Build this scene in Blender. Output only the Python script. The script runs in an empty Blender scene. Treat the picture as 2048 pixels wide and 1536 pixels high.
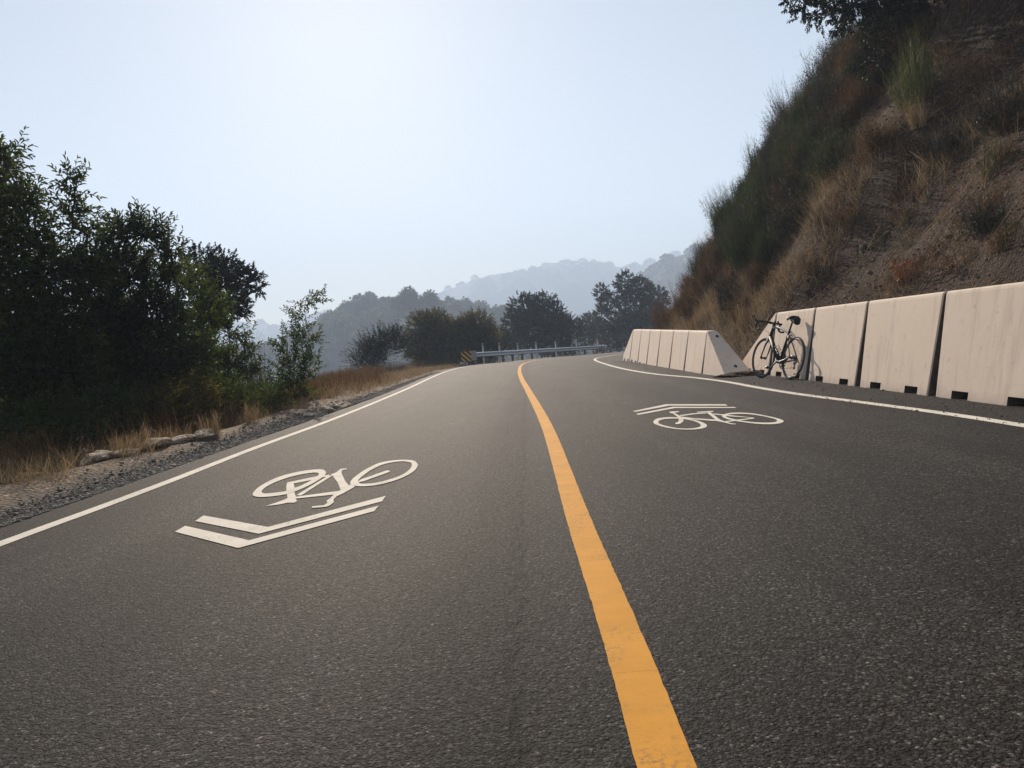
import bpy, bmesh, math, random
import numpy as np
from mathutils import Vector, Matrix, noise as mnoise

# ------------------------------------------------------------------ camera, sky, sun
scene = bpy.context.scene
col = scene.collection
R = math.radians
EYE = np.array([0.0, 0.0, 0.87])
FPX = 1650.0                                     # focal length in pixels of a 2048 wide frame
B = np.array([[0.99659775, 0.07909744, -0.02316298],
              [0.01936755, 0.04841888, 0.99863933],
              [-0.08011134, 0.99569032, -0.04672222]])   # world axes seen from the camera (right, up, forward)
cam_d = bpy.data.cameras.new('camera')
cam = bpy.data.objects.new('camera', cam_d)
col.objects.link(cam)
cam_d.sensor_width = 36.0
cam_d.lens = FPX / 2048 * 36.0
cam_d.clip_start = 0.05
cam_d.clip_end = 6000
m = Matrix.Identity(4)
for i in range(3):
    m[i][0], m[i][1], m[i][2], m[i][3] = B[i][0], B[i][1], -B[i][2], EYE[i]
cam.matrix_world = m
scene.camera = cam

SUN_EL, SUN_AZ = R(23.8), R(-10.8)                # azimuth measured from +Y towards +X
world = bpy.data.worlds.new('World')
scene.world = world
world.use_nodes = True
wn = world.node_tree
wn.nodes.clear()
sky = wn.nodes.new('ShaderNodeTexSky')
sky.sky_type = 'NISHITA'
sky.sun_disc = False
sky.sun_elevation = SUN_EL
sky.sun_rotation = SUN_AZ
sky.air_density = 1.0
sky.dust_density = 0.35
sky.ozone_density = 1.0
bg = wn.nodes.new('ShaderNodeBackground')
bg.inputs[1].default_value = 0.05
wo = wn.nodes.new('ShaderNodeOutputWorld')
smoke = wn.nodes.new('ShaderNodeMix'); smoke.data_type = 'RGBA'
smoke.inputs[0].default_value = 0.42
smoke.inputs[7].default_value = (3.9, 4.05, 4.3, 1)
wn.links.new(sky.outputs[0], smoke.inputs[6])
wn.links.new(smoke.outputs[2], bg.inputs[0])
wn.links.new(bg.outputs[0], wo.inputs[0])

sun_d = bpy.data.lights.new('sun', 'SUN')
sun_d.energy = 5.0
sun_d.angle = R(0.5)
sun_d.color = (1.0, 0.85, 0.69)
sun = bpy.data.objects.new('sun', sun_d)
col.objects.link(sun)
sdir = Vector((math.sin(SUN_AZ) * math.cos(SUN_EL), math.cos(SUN_AZ) * math.cos(SUN_EL), math.sin(SUN_EL)))
sun.rotation_euler = sdir.to_track_quat('Z', 'Y').to_euler()
sun.location = (0, 0, 60)

scene.view_settings.view_transform = 'Standard'
scene.view_settings.look = 'None'
scene.view_settings.exposure = 1.16
scene.view_settings.gamma = 1.0
scene.view_settings.use_curve_mapping = False
scene.render.engine = 'CYCLES'
cy = scene.cycles
cy.use_denoising = True
cy.max_bounces = 6
cy.diffuse_bounces = 3
cy.glossy_bounces = 2
cy.transmission_bounces = 3
cy.transparent_max_bounces = 6
cy.volume_bounces = 1
cy.sample_clamp_indirect = 6.0

HAZE_DENSITY = 0.00098
HAZE_G = 0.2

# ------------------------------------------------------------------ helpers
rng = np.random.default_rng(7)
random.seed(7)


def pix_dir(px, py):
    return B @ np.array([(px - 1024) / FPX, -(py - 768) / FPX, 1.0])


def P(px, py, y):
    """the point of the place that stands at depth y under a sight line of the photograph"""
    d = pix_dir(px, py)
    return EYE + d * (y / d[1])


def tag(o, label=None, cat=None, group=None, kind=None):
    if label: o['label'] = label
    if cat: o['category'] = cat
    if group: o['group'] = group
    if kind: o['kind'] = kind
    return o


def link(name, me, mat=None, parent=None):
    o = bpy.data.objects.new(name, me)
    col.objects.link(o)
    if mat is not None:
        me.materials.append(mat)
    if parent is not None:
        o.parent = parent
    return o


def empty(name, loc, rz=0.0):
    o = bpy.data.objects.new(name, None)
    o.empty_display_size = 0.2
    col.objects.link(o)
    o.location = loc
    o.rotation_euler = (0, 0, rz)
    return o


def mesh_np(name, V, loops, totals, smooth=False):
    me = bpy.data.meshes.new(name)
    V = np.ascontiguousarray(V, dtype=np.float32)
    loops = np.ascontiguousarray(loops, dtype=np.int32)
    totals = np.ascontiguousarray(totals, dtype=np.int32)
    starts = np.concatenate([[0], np.cumsum(totals)[:-1]]).astype(np.int32)
    me.vertices.add(len(V)); me.vertices.foreach_set('co', V.ravel())
    me.loops.add(len(loops)); me.loops.foreach_set('vertex_index', loops)
    me.polygons.add(len(totals))
    me.polygons.foreach_set('loop_start', starts)
    me.polygons.foreach_set('loop_total', totals)
    me.polygons.foreach_set('use_smooth', np.full(len(totals), smooth, dtype=bool))
    me.update(calc_edges=True)
    return me


class Soup:
    """collects vertices and faces of one mesh"""
    def __init__(self):
        self.V, self.L, self.T, self.n = [], [], [], 0

    def add(self, V, F):
        V = np.asarray(V, float).reshape(-1, 3)
        for f in F:
            self.L.append(np.asarray(f) + self.n)
            self.T.append(len(f))
        self.V.append(V); self.n += len(V)

    def add_batch(self, V, faces):
        """V (n, k, 3): n copies with k verts; faces: index lists inside one copy"""
        n, k, _ = V.shape
        if n == 0: return
        base = (np.arange(n) * k + self.n)[:, None]
        for f in faces:
            self.L.append((base + np.asarray(f)[None, :]).ravel())
            self.T.extend([len(f)] * n)
        self.V.append(V.reshape(-1, 3)); self.n += n * k

    def tube(self, pts, radii, sides=6, cap=True):
        pts = np.asarray(pts, float); k = len(pts)
        radii = np.broadcast_to(np.asarray(radii, float), (k,))
        t = np.gradient(pts, axis=0)
        t /= np.linalg.norm(t, axis=1)[:, None] + 1e-12
        up = np.array([0, 0, 1.0]) if abs(t[0][2]) < 0.9 else np.array([1.0, 0, 0])
        a = np.cross(t[0], up); a /= np.linalg.norm(a)
        V = []
        ang = np.arange(sides) * 2 * np.pi / sides
        for i in range(k):
            a = a - t[i] * (a @ t[i]); a /= np.linalg.norm(a) + 1e-12
            b = np.cross(t[i], a)
            V.append(pts[i] + radii[i] * (np.cos(ang)[:, None] * a + np.sin(ang)[:, None] * b))
        F = []
        for i in range(k - 1):
            for j in range(sides):
                q = (j + 1) % sides
                F.append((i * sides + j, i * sides + q, (i + 1) * sides + q, (i + 1) * sides + j))
        if cap:
            F.append(tuple(range(sides))[::-1])
            F.append(tuple((k - 1) * sides + j for j in range(sides)))
        self.add(np.concatenate(V), F)

    def box(self, lo, hi):
        x0, y0, z0 = lo; x1, y1, z1 = hi
        self.add([(x0, y0, z0), (x1, y0, z0), (x1, y1, z0), (x0, y1, z0), (x0, y0, z1), (x1, y0, z1), (x1, y1, z1), (x0, y1, z1)],
                 [(0, 3, 2, 1), (4, 5, 6, 7), (0, 1, 5, 4), (1, 2, 6, 5), (2, 3, 7, 6), (3, 0, 4, 7)])

    def build(self, name, mat, parent=None, smooth=False, xf=None):
        V = np.concatenate(self.V)
        if xf is not None:
            V = V @ np.array(xf.to_3x3()).T + np.array(xf.translation)
        return link(name, mesh_np(name, V, np.concatenate(self.L), self.T, smooth), mat, parent)


def catmull(pts, per=8, closed=False):
    """centripetal Catmull-Rom curve through the points"""
    pts = np.asarray(pts, float); n = len(pts); out = []
    for i in range(n if closed else n - 1):
        if closed:
            q = [pts[i - 1], pts[i], pts[(i + 1) % n], pts[(i + 2) % n]]
        else:
            q = [pts[i - 1] if i else 2 * pts[0] - pts[1], pts[i], pts[i + 1], pts[i + 2] if i + 2 < n else 2 * pts[-1] - pts[-2]]
        t = [0.0]
        for k in range(3): t.append(t[-1] + max(np.linalg.norm(q[k + 1] - q[k]), 1e-6) ** 0.5)
        for u in np.arange(per) / per:
            x = t[1] + (t[2] - t[1]) * u
            A = [q[k] * ((t[k + 1] - x) / (t[k + 1] - t[k])) + q[k + 1] * ((x - t[k]) / (t[k + 1] - t[k])) for k in range(3)]
            Bq = [A[k] * ((t[k + 2] - x) / (t[k + 2] - t[k])) + A[k + 1] * ((x - t[k]) / (t[k + 2] - t[k])) for k in range(2)]
            out.append(Bq[0] * ((t[2] - x) / (t[2] - t[1])) + Bq[1] * ((x - t[1]) / (t[2] - t[1])))
    if not closed: out.append(pts[-1])
    return np.array(out)


def resample(pts, step):
    pts = np.asarray(pts, float)
    s = np.concatenate([[0], np.cumsum(np.linalg.norm(np.diff(pts, axis=0), axis=1))])
    n = max(2, int(s[-1] / step) + 1)
    q = np.linspace(0, s[-1], n)
    return np.stack([np.interp(q, s, pts[:, k]) for k in range(pts.shape[1])], 1)


def hash2(ix, iy, seed):
    h = (ix * 374761393 + iy * 668265263 + seed * 974634177) & 0x7fffffff
    h = ((h ^ (h >> 13)) * 1274126177) & 0x7fffffff
    return ((h ^ (h >> 16)) & 0xffff) / 65535.0


def vnoise(x, y, seed=0):
    ix = np.floor(x).astype(np.int64); iy = np.floor(y).astype(np.int64)
    fx = x - ix; fy = y - iy
    fx = fx * fx * (3 - 2 * fx); fy = fy * fy * (3 - 2 * fy)
    a = hash2(ix, iy, seed); b = hash2(ix + 1, iy, seed); c = hash2(ix, iy + 1, seed); d = hash2(ix + 1, iy + 1, seed)
    return (a + (b - a) * fx) * (1 - fy) + (c + (d - c) * fx) * fy


def fbm(x, y, seed=0, oct=4):
    s = 0; a = 0.5
    for k in range(oct):
        s = s + a * (vnoise(x, y, seed + k * 17) - 0.5); x = x * 2.03; y = y * 2.03; a *= 0.5
    return s


def sdist(X, Y, poly):
    """signed distance to a polyline, positive on its right hand"""
    poly = np.asarray(poly, float)
    best = np.full(np.shape(X), 1e9); sg = np.ones(np.shape(X))
    for a, b in zip(poly[:-1], poly[1:]):
        e = b - a
        t = np.clip(((X - a[0]) * e[0] + (Y - a[1]) * e[1]) / (e @ e), 0, 1)
        dx = X - a[0] - t * e[0]; dy = Y - a[1] - t * e[1]
        r = np.hypot(dx, dy); s = np.where(e[0] * dy - e[1] * dx < 0, 1, -1)
        mk = r < best - 1e-9
        best = np.where(mk, r, best); sg = np.where(mk, s, sg)
    return best * sg


def sstep(a, b, x):
    t = np.clip((x - a) / (b - a), 0, 1)
    return t * t * (3 - 2 * t)


# ------------------------------------------------------------------ materials
def mat_new(name):
    mt = bpy.data.materials.new(name)
    mt.use_nodes = True
    nt = mt.node_tree
    bs = nt.nodes['Principled BSDF']
    return mt, nt, bs


def node(nt, typ, **kw):
    n = nt.nodes.new(typ)
    for k, v in kw.items():
        if k == 'ins':
            for kk, vv in v.items(): n.inputs[kk].default_value = vv
        else:
            setattr(n, k, v)
    return n


def ramp(nt, fac, stops):
    n = nt.nodes.new('ShaderNodeValToRGB')
    el = n.color_ramp.elements
    while len(el) < len(stops): el.new(0.5)
    for e, (p, c) in zip(el, stops):
        e.position = p; e.color = (*c, 1) if len(c) == 3 else c
    nt.links.new(fac, n.inputs[0])
    return n.outputs[0]


def noise_n(nt, vec, scale, detail=3, rough=0.55):
    n = node(nt, 'ShaderNodeTexNoise', ins={'Scale': scale, 'Detail': detail, 'Roughness': rough})
    if vec is not None: nt.links.new(vec, n.inputs['Vector'])
    return n.outputs['Fac']


def mixc(nt, fac, a, b, mode='MIX'):
    n = nt.nodes.new('ShaderNodeMix'); n.data_type = 'RGBA'; n.blend_type = mode
    for sock, v in ((n.inputs[0], fac), (n.inputs[6], a), (n.inputs[7], b)):
        if isinstance(v, (float, int)): sock.default_value = v
        elif isinstance(v, tuple): sock.default_value = (*v, 1) if len(v) == 3 else v
        else: nt.links.new(v, sock)
    return n.outputs[2]


def mathn(nt, op, a, b=None, c=None):
    n = nt.nodes.new('ShaderNodeMath'); n.operation = op
    for k, v in enumerate((a, b, c)):
        if v is None: continue
        if isinstance(v, (float, int)): n.inputs[k].default_value = v
        else: nt.links.new(v, n.inputs[k])
    return n.outputs[0]


def bump(nt, h, strength, dist):
    n = node(nt, 'ShaderNodeBump', ins={'Strength': strength, 'Distance': dist})
    nt.links.new(h, n.inputs['Height'])
    return n.outputs[0]


def mapping(nt, vec, scale=(1, 1, 1), rot=(0, 0, 0)):
    n = node(nt, 'ShaderNodeMapping')
    n.inputs['Scale'].default_value = scale; n.inputs['Rotation'].default_value = rot
    nt.links.new(vec, n.inputs['Vector'])
    return n.outputs[0]


def plain(name, c, rough=0.5, metal=0.0, var=0.15, scale=20.0):
    mt, nt, bs = mat_new(name)
    tc = node(nt, 'ShaderNodeTexCoord').outputs['Object']
    f = noise_n(nt, tc, scale)
    lo = tuple(x * (1 - var) for x in c); hi = tuple(min(1, x * (1 + var)) for x in c)
    nt.links.new(ramp(nt, f, [(0.3, lo), (0.7, hi)]), bs.inputs['Base Color'])
    bs.inputs['Roughness'].default_value = rough
    bs.inputs['Metallic'].default_value = metal
    bs.inputs['Specular IOR Level'].default_value = 0.3
    return mt


def leafy(name, stops, transl=0.35, rough=0.45, spec=0.22, tint=(1.25, 1.35, 0.7)):
    """thin leaves: diffuse and translucent, colour differs from leaf to leaf"""
    mt, nt, bs = mat_new(name)
    geo = node(nt, 'ShaderNodeNewGeometry')
    tc = node(nt, 'ShaderNodeTexCoord').outputs['Object']
    big = noise_n(nt, tc, 1.6, 2)
    f = mathn(nt, 'ADD', mathn(nt, 'MULTIPLY', geo.outputs['Random Per Island'], 0.62), mathn(nt, 'MULTIPLY', mathn(nt, 'SUBTRACT', big, 0.3), 0.9))
    c = ramp(nt, f, stops)
    nt.links.new(c, bs.inputs['Base Color'])
    bs.inputs['Roughness'].default_value = rough
    bs.inputs['Specular IOR Level'].default_value = spec
    tr = node(nt, 'ShaderNodeBsdfTranslucent')
    nt.links.new(mixc(nt, 1.0, c, tint, 'MULTIPLY'), tr.inputs[0])
    mx = node(nt, 'ShaderNodeMixShader', ins={0: transl})
    nt.links.new(bs.outputs[0], mx.inputs[1]); nt.links.new(tr.outputs[0], mx.inputs[2])
    nt.links.new(mx.outputs[0], nt.nodes['Material Output'].inputs['Surface'])
    return mt


def asphalt():
    mt, nt, bs = mat_new('asphalt')
    tc = node(nt, 'ShaderNodeTexCoord').outputs['Object']
    vo = node(nt, 'ShaderNodeTexVoronoi', ins={'Scale': 120.0, 'Randomness': 1.0}); nt.links.new(tc, vo.inputs['Vector'])
    vo2 = node(nt, 'ShaderNodeTexVoronoi', ins={'Scale': 250.0}); nt.links.new(tc, vo2.inputs['Vector'])
    sp = node(nt, 'ShaderNodeSeparateColor'); nt.links.new(vo.outputs['Color'], sp.inputs[0])
    sp2 = node(nt, 'ShaderNodeSeparateColor'); nt.links.new(vo2.outputs['Color'], sp2.inputs[0])
    g1 = ramp(nt, sp.outputs[0], [(0.0, (0.008, 0.008, 0.0083)), (0.4, (0.021, 0.0206, 0.021)), (0.78, (0.047, 0.0455, 0.044)), (0.95, (0.07, 0.067, 0.063)), (0.993, (0.15, 0.14, 0.13))])
    g2 = ramp(nt, sp2.outputs[1], [(0.0, (0.45, 0.45, 0.45)), (0.6, (1.0, 1.0, 1.0)), (0.94, (1.5, 1.47, 1.42)), (1.0, (2.4, 2.3, 2.15))])
    c = mixc(nt, 0.8, g1, g2, 'MULTIPLY')
    pit = ramp(nt, vo.outputs['Distance'], [(0.3, (1, 1, 1)), (0.8, (0.4, 0.4, 0.4))])
    c = mixc(nt, 1.0, c, pit, 'MULTIPLY')
    big = noise_n(nt, mapping(nt, tc, (1.1, 0.2, 1)), 1.3, 5, 0.6)
    c = mixc(nt, 1.0, c, ramp(nt, big, [(0.3, (0.66, 0.66, 0.68)), (0.7, (1.36, 1.34, 1.3))]), 'MULTIPLY')
    sx = node(nt, 'ShaderNodeSeparateXYZ'); nt.links.new(tc, sx.inputs[0])
    # the unworn shoulder outside the left edge line stays darker than the driven lanes
    shm = mathn(nt, 'MULTIPLY', mathn(nt, 'SUBTRACT', mathn(nt, 'MULTIPLY', sx.outputs[0], -1.0), 2.95), 6.0)
    shm = mathn(nt, 'MINIMUM', mathn(nt, 'MAXIMUM', shm, 0.0), 1.0)
    c = mixc(nt, mathn(nt, 'MULTIPLY', shm, 0.42), c, (0.018, 0.017, 0.0165))
    # polished wheel paths
    wp = None
    for x0 in (-2.25, -0.85, 1.05, 2.45):
        d = mathn(nt, 'ABSOLUTE', mathn(nt, 'SUBTRACT', sx.outputs[0], x0))
        q_ = ramp(nt, d, [(0.0, (1, 1, 1)), (0.45, (0, 0, 0))])
        wp = q_ if wp is None else mathn(nt, 'MAXIMUM', wp, q_)
    wst = ramp(nt, noise_n(nt, mapping(nt, tc, (7.0, 0.12, 1)), 1.0, 4, 0.6), [(0.35, (0.2, 0.2, 0.2)), (0.65, (1, 1, 1))])
    c = mixc(nt, mathn(nt, 'MULTIPLY', mathn(nt, 'MULTIPLY', wp, wst), 0.55), c, mixc(nt, 1.0, c, (1.75, 1.7, 1.62), 'MULTIPLY'))
    # open pores between the stones, densest in the worn strip beside the centre line
    band = ramp(nt, mathn(nt, 'ABSOLUTE', mathn(nt, 'ADD', mathn(nt, 'ADD', sx.outputs[0], 0.22), mathn(nt, 'MULTIPLY', mathn(nt, 'SUBTRACT', noise_n(nt, tc, 1.4, 3), 0.5), 0.3))), [(0.08, (1, 1, 1)), (0.30, (0, 0, 0))])
    pn = mathn(nt, 'ADD', noise_n(nt, tc, 62, 3, 0.7), mathn(nt, 'MULTIPLY', band, 0.055))
    pore = ramp(nt, pn, [(0.58, (0, 0, 0)), (0.66, (1, 1, 1))])
    c = mixc(nt, mathn(nt, 'MULTIPLY', pore, 0.7), c, (0.006, 0.006, 0.006))
    # ravelled seam between the two paving passes, running along the road
    wob = mathn(nt, 'MULTIPLY', mathn(nt, 'SUBTRACT', noise_n(nt, tc, 3.2, 5, 0.65), 0.5), 0.16)
    dx = mathn(nt, 'ABSOLUTE', mathn(nt, 'ADD', mathn(nt, 'ADD', sx.outputs[0], 0.10), mathn(nt, 'MULTIPLY', wob, 0.6)))
    seam = mathn(nt, 'MULTIPLY', ramp(nt, dx, [(0.0, (1, 1, 1)), (0.06, (0, 0, 0))]), ramp(nt, noise_n(nt, mapping(nt, tc, (30, 9, 1)), 1.0, 4), [(0.44, (0, 0, 0)), (0.58, (1, 1, 1))]))
    c = mixc(nt, mathn(nt, 'MULTIPLY', seam, 0.8), c, (0.005, 0.005, 0.005))
    # old oil spots
    ol = ramp(nt, noise_n(nt, tc, 2.1, 5, 0.7), [(0.66, (0, 0, 0)), (0.76, (1, 1, 1))])
    c = mixc(nt, mathn(nt, 'MULTIPLY', ol, 0.35), c, (0.008, 0.008, 0.008))
    nt.links.new(c, bs.inputs['Base Color'])
    n1 = noise_n(nt, tc, 95, 3, 0.6)
    hh = mathn(nt, 'ADD', mathn(nt, 'MULTIPLY', vo.outputs['Distance'], -0.6), mathn(nt, 'MULTIPLY', n1, 0.5))
    hh = mathn(nt, 'ADD', hh, mathn(nt, 'MULTIPLY', vo2.outputs['Distance'], -0.35))
    hh = mathn(nt, 'SUBTRACT', hh, mathn(nt, 'ADD', mathn(nt, 'MULTIPLY', seam, 0.9), mathn(nt, 'MULTIPLY', pore, 0.8)))
    hh = mathn(nt, 'ADD', hh, mathn(nt, 'MULTIPLY', noise_n(nt, tc, 34, 2, 0.5), 0.9))
    nt.links.new(bump(nt, hh, 0.95, 0.0046), bs.inputs['Normal'])
    bs.inputs['Roughness'].default_value = 0.8
    bs.inputs['Specular IOR Level'].default_value = 0.085
    return mt


def paint(name, c, wear=0.5, cracks=False):
    mt, nt, bs = mat_new(name)
    tc = node(nt, 'ShaderNodeTexCoord').outputs['Object']
    c1 = mixc(nt, ramp(nt, noise_n(nt, tc, 5, 4), [(0.35, (0, 0, 0)), (0.7, (1, 1, 1))]), tuple(x * 0.86 for x in c), c)
    spk = ramp(nt, noise_n(nt, tc, 130, 3, 0.7), [(0.64, (0, 0, 0)), (0.72, (1, 1, 1))])
    c1 = mixc(nt, mathn(nt, 'MULTIPLY', spk, wear), c1, (0.09, 0.085, 0.08))
    pt = mathn(nt, 'MULTIPLY', ramp(nt, noise_n(nt, tc, 3.5, 4, 0.6), [(0.48, (0, 0, 0)), (0.66, (1, 1, 1))]), ramp(nt, noise_n(nt, tc, 60, 4, 0.75), [(0.50, (0, 0, 0)), (0.60, (1, 1, 1))]))
    c1 = mixc(nt, mathn(nt, 'MULTIPLY', pt, wear * 0.9), c1, (0.12, 0.11, 0.10))
    h = noise_n(nt, tc, 90, 4, 0.65)
    if cracks:
        sx = node(nt, 'ShaderNodeSeparateXYZ'); nt.links.new(tc, sx.inputs[0])
        w = mathn(nt, 'ADD', sx.outputs[1], mathn(nt, 'MULTIPLY', noise_n(nt, tc, 18, 3), 0.03))
        w = mathn(nt, 'FRACT', mathn(nt, 'ADD', mathn(nt, 'MULTIPLY', w, 2.7), mathn(nt, 'MULTIPLY', mathn(nt, 'SINE', mathn(nt, 'MULTIPLY', sx.outputs[1], 5.3)), 0.22)))
        ln = ramp(nt, mathn(nt, 'ABSOLUTE', mathn(nt, 'SUBTRACT', w, 0.5)), [(0.0, (1, 1, 1)), (0.009, (0, 0, 0))])
        brk = ramp(nt, noise_n(nt, tc, 30, 2), [(0.38, (0, 0, 0)), (0.5, (1, 1, 1))])
        c1 = mixc(nt, mathn(nt, 'MULTIPLY', mathn(nt, 'MULTIPLY', ln, brk), 0.55), c1, (0.16, 0.09, 0.03))
    nt.links.new(c1, bs.inputs['Base Color'])
    nt.links.new(bump(nt, h, 0.35, 0.003), bs.inputs['Normal'])
    bs.inputs['Roughness'].default_value = 0.85
    bs.inputs['Specular IOR Level'].default_value = 0.1
    return mt


def concrete():
    mt, nt, bs = mat_new('concrete')
    tc = node(nt, 'ShaderNodeTexCoord').outputs['Object']
    info = node(nt, 'ShaderNodeObjectInfo')
    off = node(nt, 'ShaderNodeVectorMath', operation='ADD'); nt.links.new(tc, off.inputs[0])
    cm = node(nt, 'ShaderNodeCombineXYZ')
    nt.links.new(mathn(nt, 'MULTIPLY', info.outputs['Random'], 37.0), cm.inputs[1]); nt.links.new(cm.outputs[0], off.inputs[1])
    v = off.outputs[0]
    base = mixc(nt, noise_n(nt, v, 1.6, 4), (0.575, 0.452, 0.352), (0.69, 0.565, 0.455))
    st = ramp(nt, noise_n(nt, mapping(nt, v, (3, 5.5, 0.5)), 1.4, 4, 0.6), [(0.52, (0, 0, 0)), (0.78, (1, 1, 1))])
    base = mixc(nt, mathn(nt, 'MULTIPLY', st, 0.5), base, (0.27, 0.225, 0.18))
    bl = ramp(nt, noise_n(nt, v, 7.5, 4, 0.65), [(0.60, (0, 0, 0)), (0.74, (1, 1, 1))])
    base = mixc(nt, mathn(nt, 'MULTIPLY', bl, 0.45), base, (0.22, 0.185, 0.155))
    sz = node(nt, 'ShaderNodeSeparateXYZ'); nt.links.new(tc, sz.inputs[0])
    low = ramp(nt, mathn(nt, 'ADD', sz.outputs[2], mathn(nt, 'MULTIPLY', noise_n(nt, v, 9, 3), 0.16)), [(0.08, (1, 1, 1)), (0.2, (0, 0, 0))])
    base = mixc(nt, mathn(nt, 'MULTIPLY', low, 0.4), base, (0.22, 0.18, 0.155))
    nt.links.new(base, bs.inputs['Base Color'])
    hh = mathn(nt, 'ADD', noise_n(nt, v, 45, 4, 0.6), mathn(nt, 'MULTIPLY', noise_n(nt, v, 5, 2), 1.5))
    nt.links.new(bump(nt, hh, 0.16, 0.01), bs.inputs['Normal'])
    bs.inputs['Roughness'].default_value = 0.85
    return mt


def soil(name, stops, grain_scale=18.0, bump_d=0.06, stone=0.4, streak=False):
    mt, nt, bs = mat_new(name)
    tc = node(nt, 'ShaderNodeTexCoord').outputs['Object']
    a = noise_n(nt, tc, 0.7, 5, 0.6)
    c = ramp(nt, a, stops)
    vo = node(nt, 'ShaderNodeTexVoronoi', ins={'Scale': grain_scale}); nt.links.new(tc, vo.inputs['Vector'])
    sp = node(nt, 'ShaderNodeSeparateColor'); nt.links.new(vo.outputs['Color'], sp.inputs[0])
    c = mixc(nt, stone, c, mixc(nt, 1.0, c, ramp(nt, sp.outputs[0], [(0, (0.4, 0.4, 0.4)), (0.8, (1.2, 1.2, 1.2)), (0.9, (1.6, 1.55, 1.5)), (0.97, (5.0, 4.7, 4.2))]), 'MULTIPLY'))
    h = mathn(nt, 'ADD', noise_n(nt, tc, 5, 6, 0.7), mathn(nt, 'MULTIPLY', vo.outputs['Distance'], -0.5))
    if streak:
        s = noise_n(nt, mapping(nt, tc, (2.6, 16, 2.6)), 1.0, 4, 0.65)
        h = mathn(nt, 'ADD', h, mathn(nt, 'MULTIPLY', s, 0.9))
        c = mixc(nt, 1.0, c, ramp(nt, s, [(0.35, (0.7, 0.7, 0.7)), (0.65, (1.25, 1.2, 1.15))]), 'MULTIPLY')
    nt.links.new(c, bs.inputs['Base Color'])
    nt.links.new(bump(nt, h, 1.0, bump_d), bs.inputs['Normal'])
    bs.inputs['Roughness'].default_value = 0.95
    bs.inputs['Specular IOR Level'].default_value = 0.2
    return mt


M = {}
M['asphalt'] = asphalt()
M['white'] = paint('white road paint', (0.70, 0.65, 0.56), 0.75)
M['yellow'] = paint('yellow road paint', (0.67, 0.315, 0.047), 0.6, True)
M['concrete'] = concrete()
M['concrete_end_shade'] = plain('shade-darkened concrete', (0.11, 0.085, 0.068), 0.95, 0, 0.35, 9)  # end faces coloured dark: shade of the joint gaps painted in
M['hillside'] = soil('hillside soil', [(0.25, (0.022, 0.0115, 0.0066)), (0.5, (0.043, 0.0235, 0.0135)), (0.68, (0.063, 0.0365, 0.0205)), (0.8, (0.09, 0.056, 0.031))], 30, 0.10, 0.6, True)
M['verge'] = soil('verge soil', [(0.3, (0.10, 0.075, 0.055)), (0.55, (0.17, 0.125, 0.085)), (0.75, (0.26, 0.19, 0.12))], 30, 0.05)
nt_ = M['verge'].node_tree; bs_ = nt_.nodes['Principled BSDF']
tc_ = node(nt_, 'ShaderNodeTexCoord').outputs['Object']; sx_ = node(nt_, 'ShaderNodeSeparateXYZ'); nt_.links.new(tc_, sx_.inputs[0])
mk_ = mathn(nt_, 'ADD', mathn(nt_, 'ADD', sx_.outputs[0], 3.98), mathn(nt_, 'MULTIPLY', mathn(nt_, 'SUBTRACT', noise_n(nt_, tc_, 4, 4, 0.7), 0.5), 0.9))
mk_ = mathn(nt_, 'MINIMUM', mathn(nt_, 'MAXIMUM', mathn(nt_, 'MULTIPLY', mk_, 5.0), 0.0), 1.0)
old_ = bs_.inputs['Base Color'].links[0].from_socket
nt_.links.new(mixc(nt_, mathn(nt_, 'MULTIPLY', mk_, 0.85), old_, ramp(nt_, noise_n(nt_, tc_, 60, 4, 0.7), [(0.35, (0.025, 0.023, 0.021)), (0.65, (0.11, 0.10, 0.09))])), bs_.inputs['Base Color'])
M['woodfloor'] = soil('wooded ground', [(0.3, (0.03, 0.035, 0.022)), (0.6, (0.05, 0.05, 0.03)), (0.8, (0.08, 0.07, 0.045))], 0.3, 0.3)
M['ridge'] = soil('ridge canopy', [(0.3, (0.03, 0.04, 0.025)), (0.6, (0.05, 0.055, 0.035)), (0.8, (0.07, 0.07, 0.045))], 0.12, 2.0)
M['gravel'] = plain('gravel stone', (0.16, 0.145, 0.128), 0.9, 0, 0.6, 60)
M['rock'] = soil('pale rock', [(0.3, (0.24, 0.19, 0.14)), (0.6, (0.36, 0.29, 0.215)), (0.8, (0.45, 0.37, 0.28))], 40, 0.03, 0.3)
M['stone'] = plain('slope stone', (0.12, 0.085, 0.062), 0.9, 0, 0.7, 5)
M['leaf_bay'] = leafy('broad leaves', [(0.1, (0.015, 0.022, 0.009)), (0.5, (0.037, 0.050, 0.017)), (0.85, (0.075, 0.087, 0.028)), (1.0, (0.15, 0.125, 0.04))], 0.42, 0.6, 0.2, (1.4, 1.5, 0.8))
M['leaf_young'] = leafy('young leaves', [(0.1, (0.02, 0.031, 0.01)), (0.5, (0.045, 0.06, 0.016)), (0.9, (0.09, 0.095, 0.026))], 0.45, 0.6, 0.2, (1.4, 1.6, 0.7))
M['leaf_oak'] = leafy('oak leaves', [(0.1, (0.008, 0.012, 0.006)), (0.5, (0.017, 0.023, 0.010)), (0.9, (0.035, 0.038, 0.016))], 0.15, 0.55, 0.12)
M['leaf_far'] = leafy('far leaves', [(0.1, (0.009, 0.013, 0.007)), (0.5, (0.02, 0.025, 0.012)), (0.9, (0.042, 0.042, 0.02))], 0.12, 0.6, 0.1)
M['leaf_scrub'] = leafy('scrub leaves', [(0.1, (0.016, 0.018, 0.009)), (0.5, (0.036, 0.037, 0.017)), (0.9, (0.08, 0.068, 0.03))], 0.25, 0.6, 0.12, (1.3, 1.2, 0.7))
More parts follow.
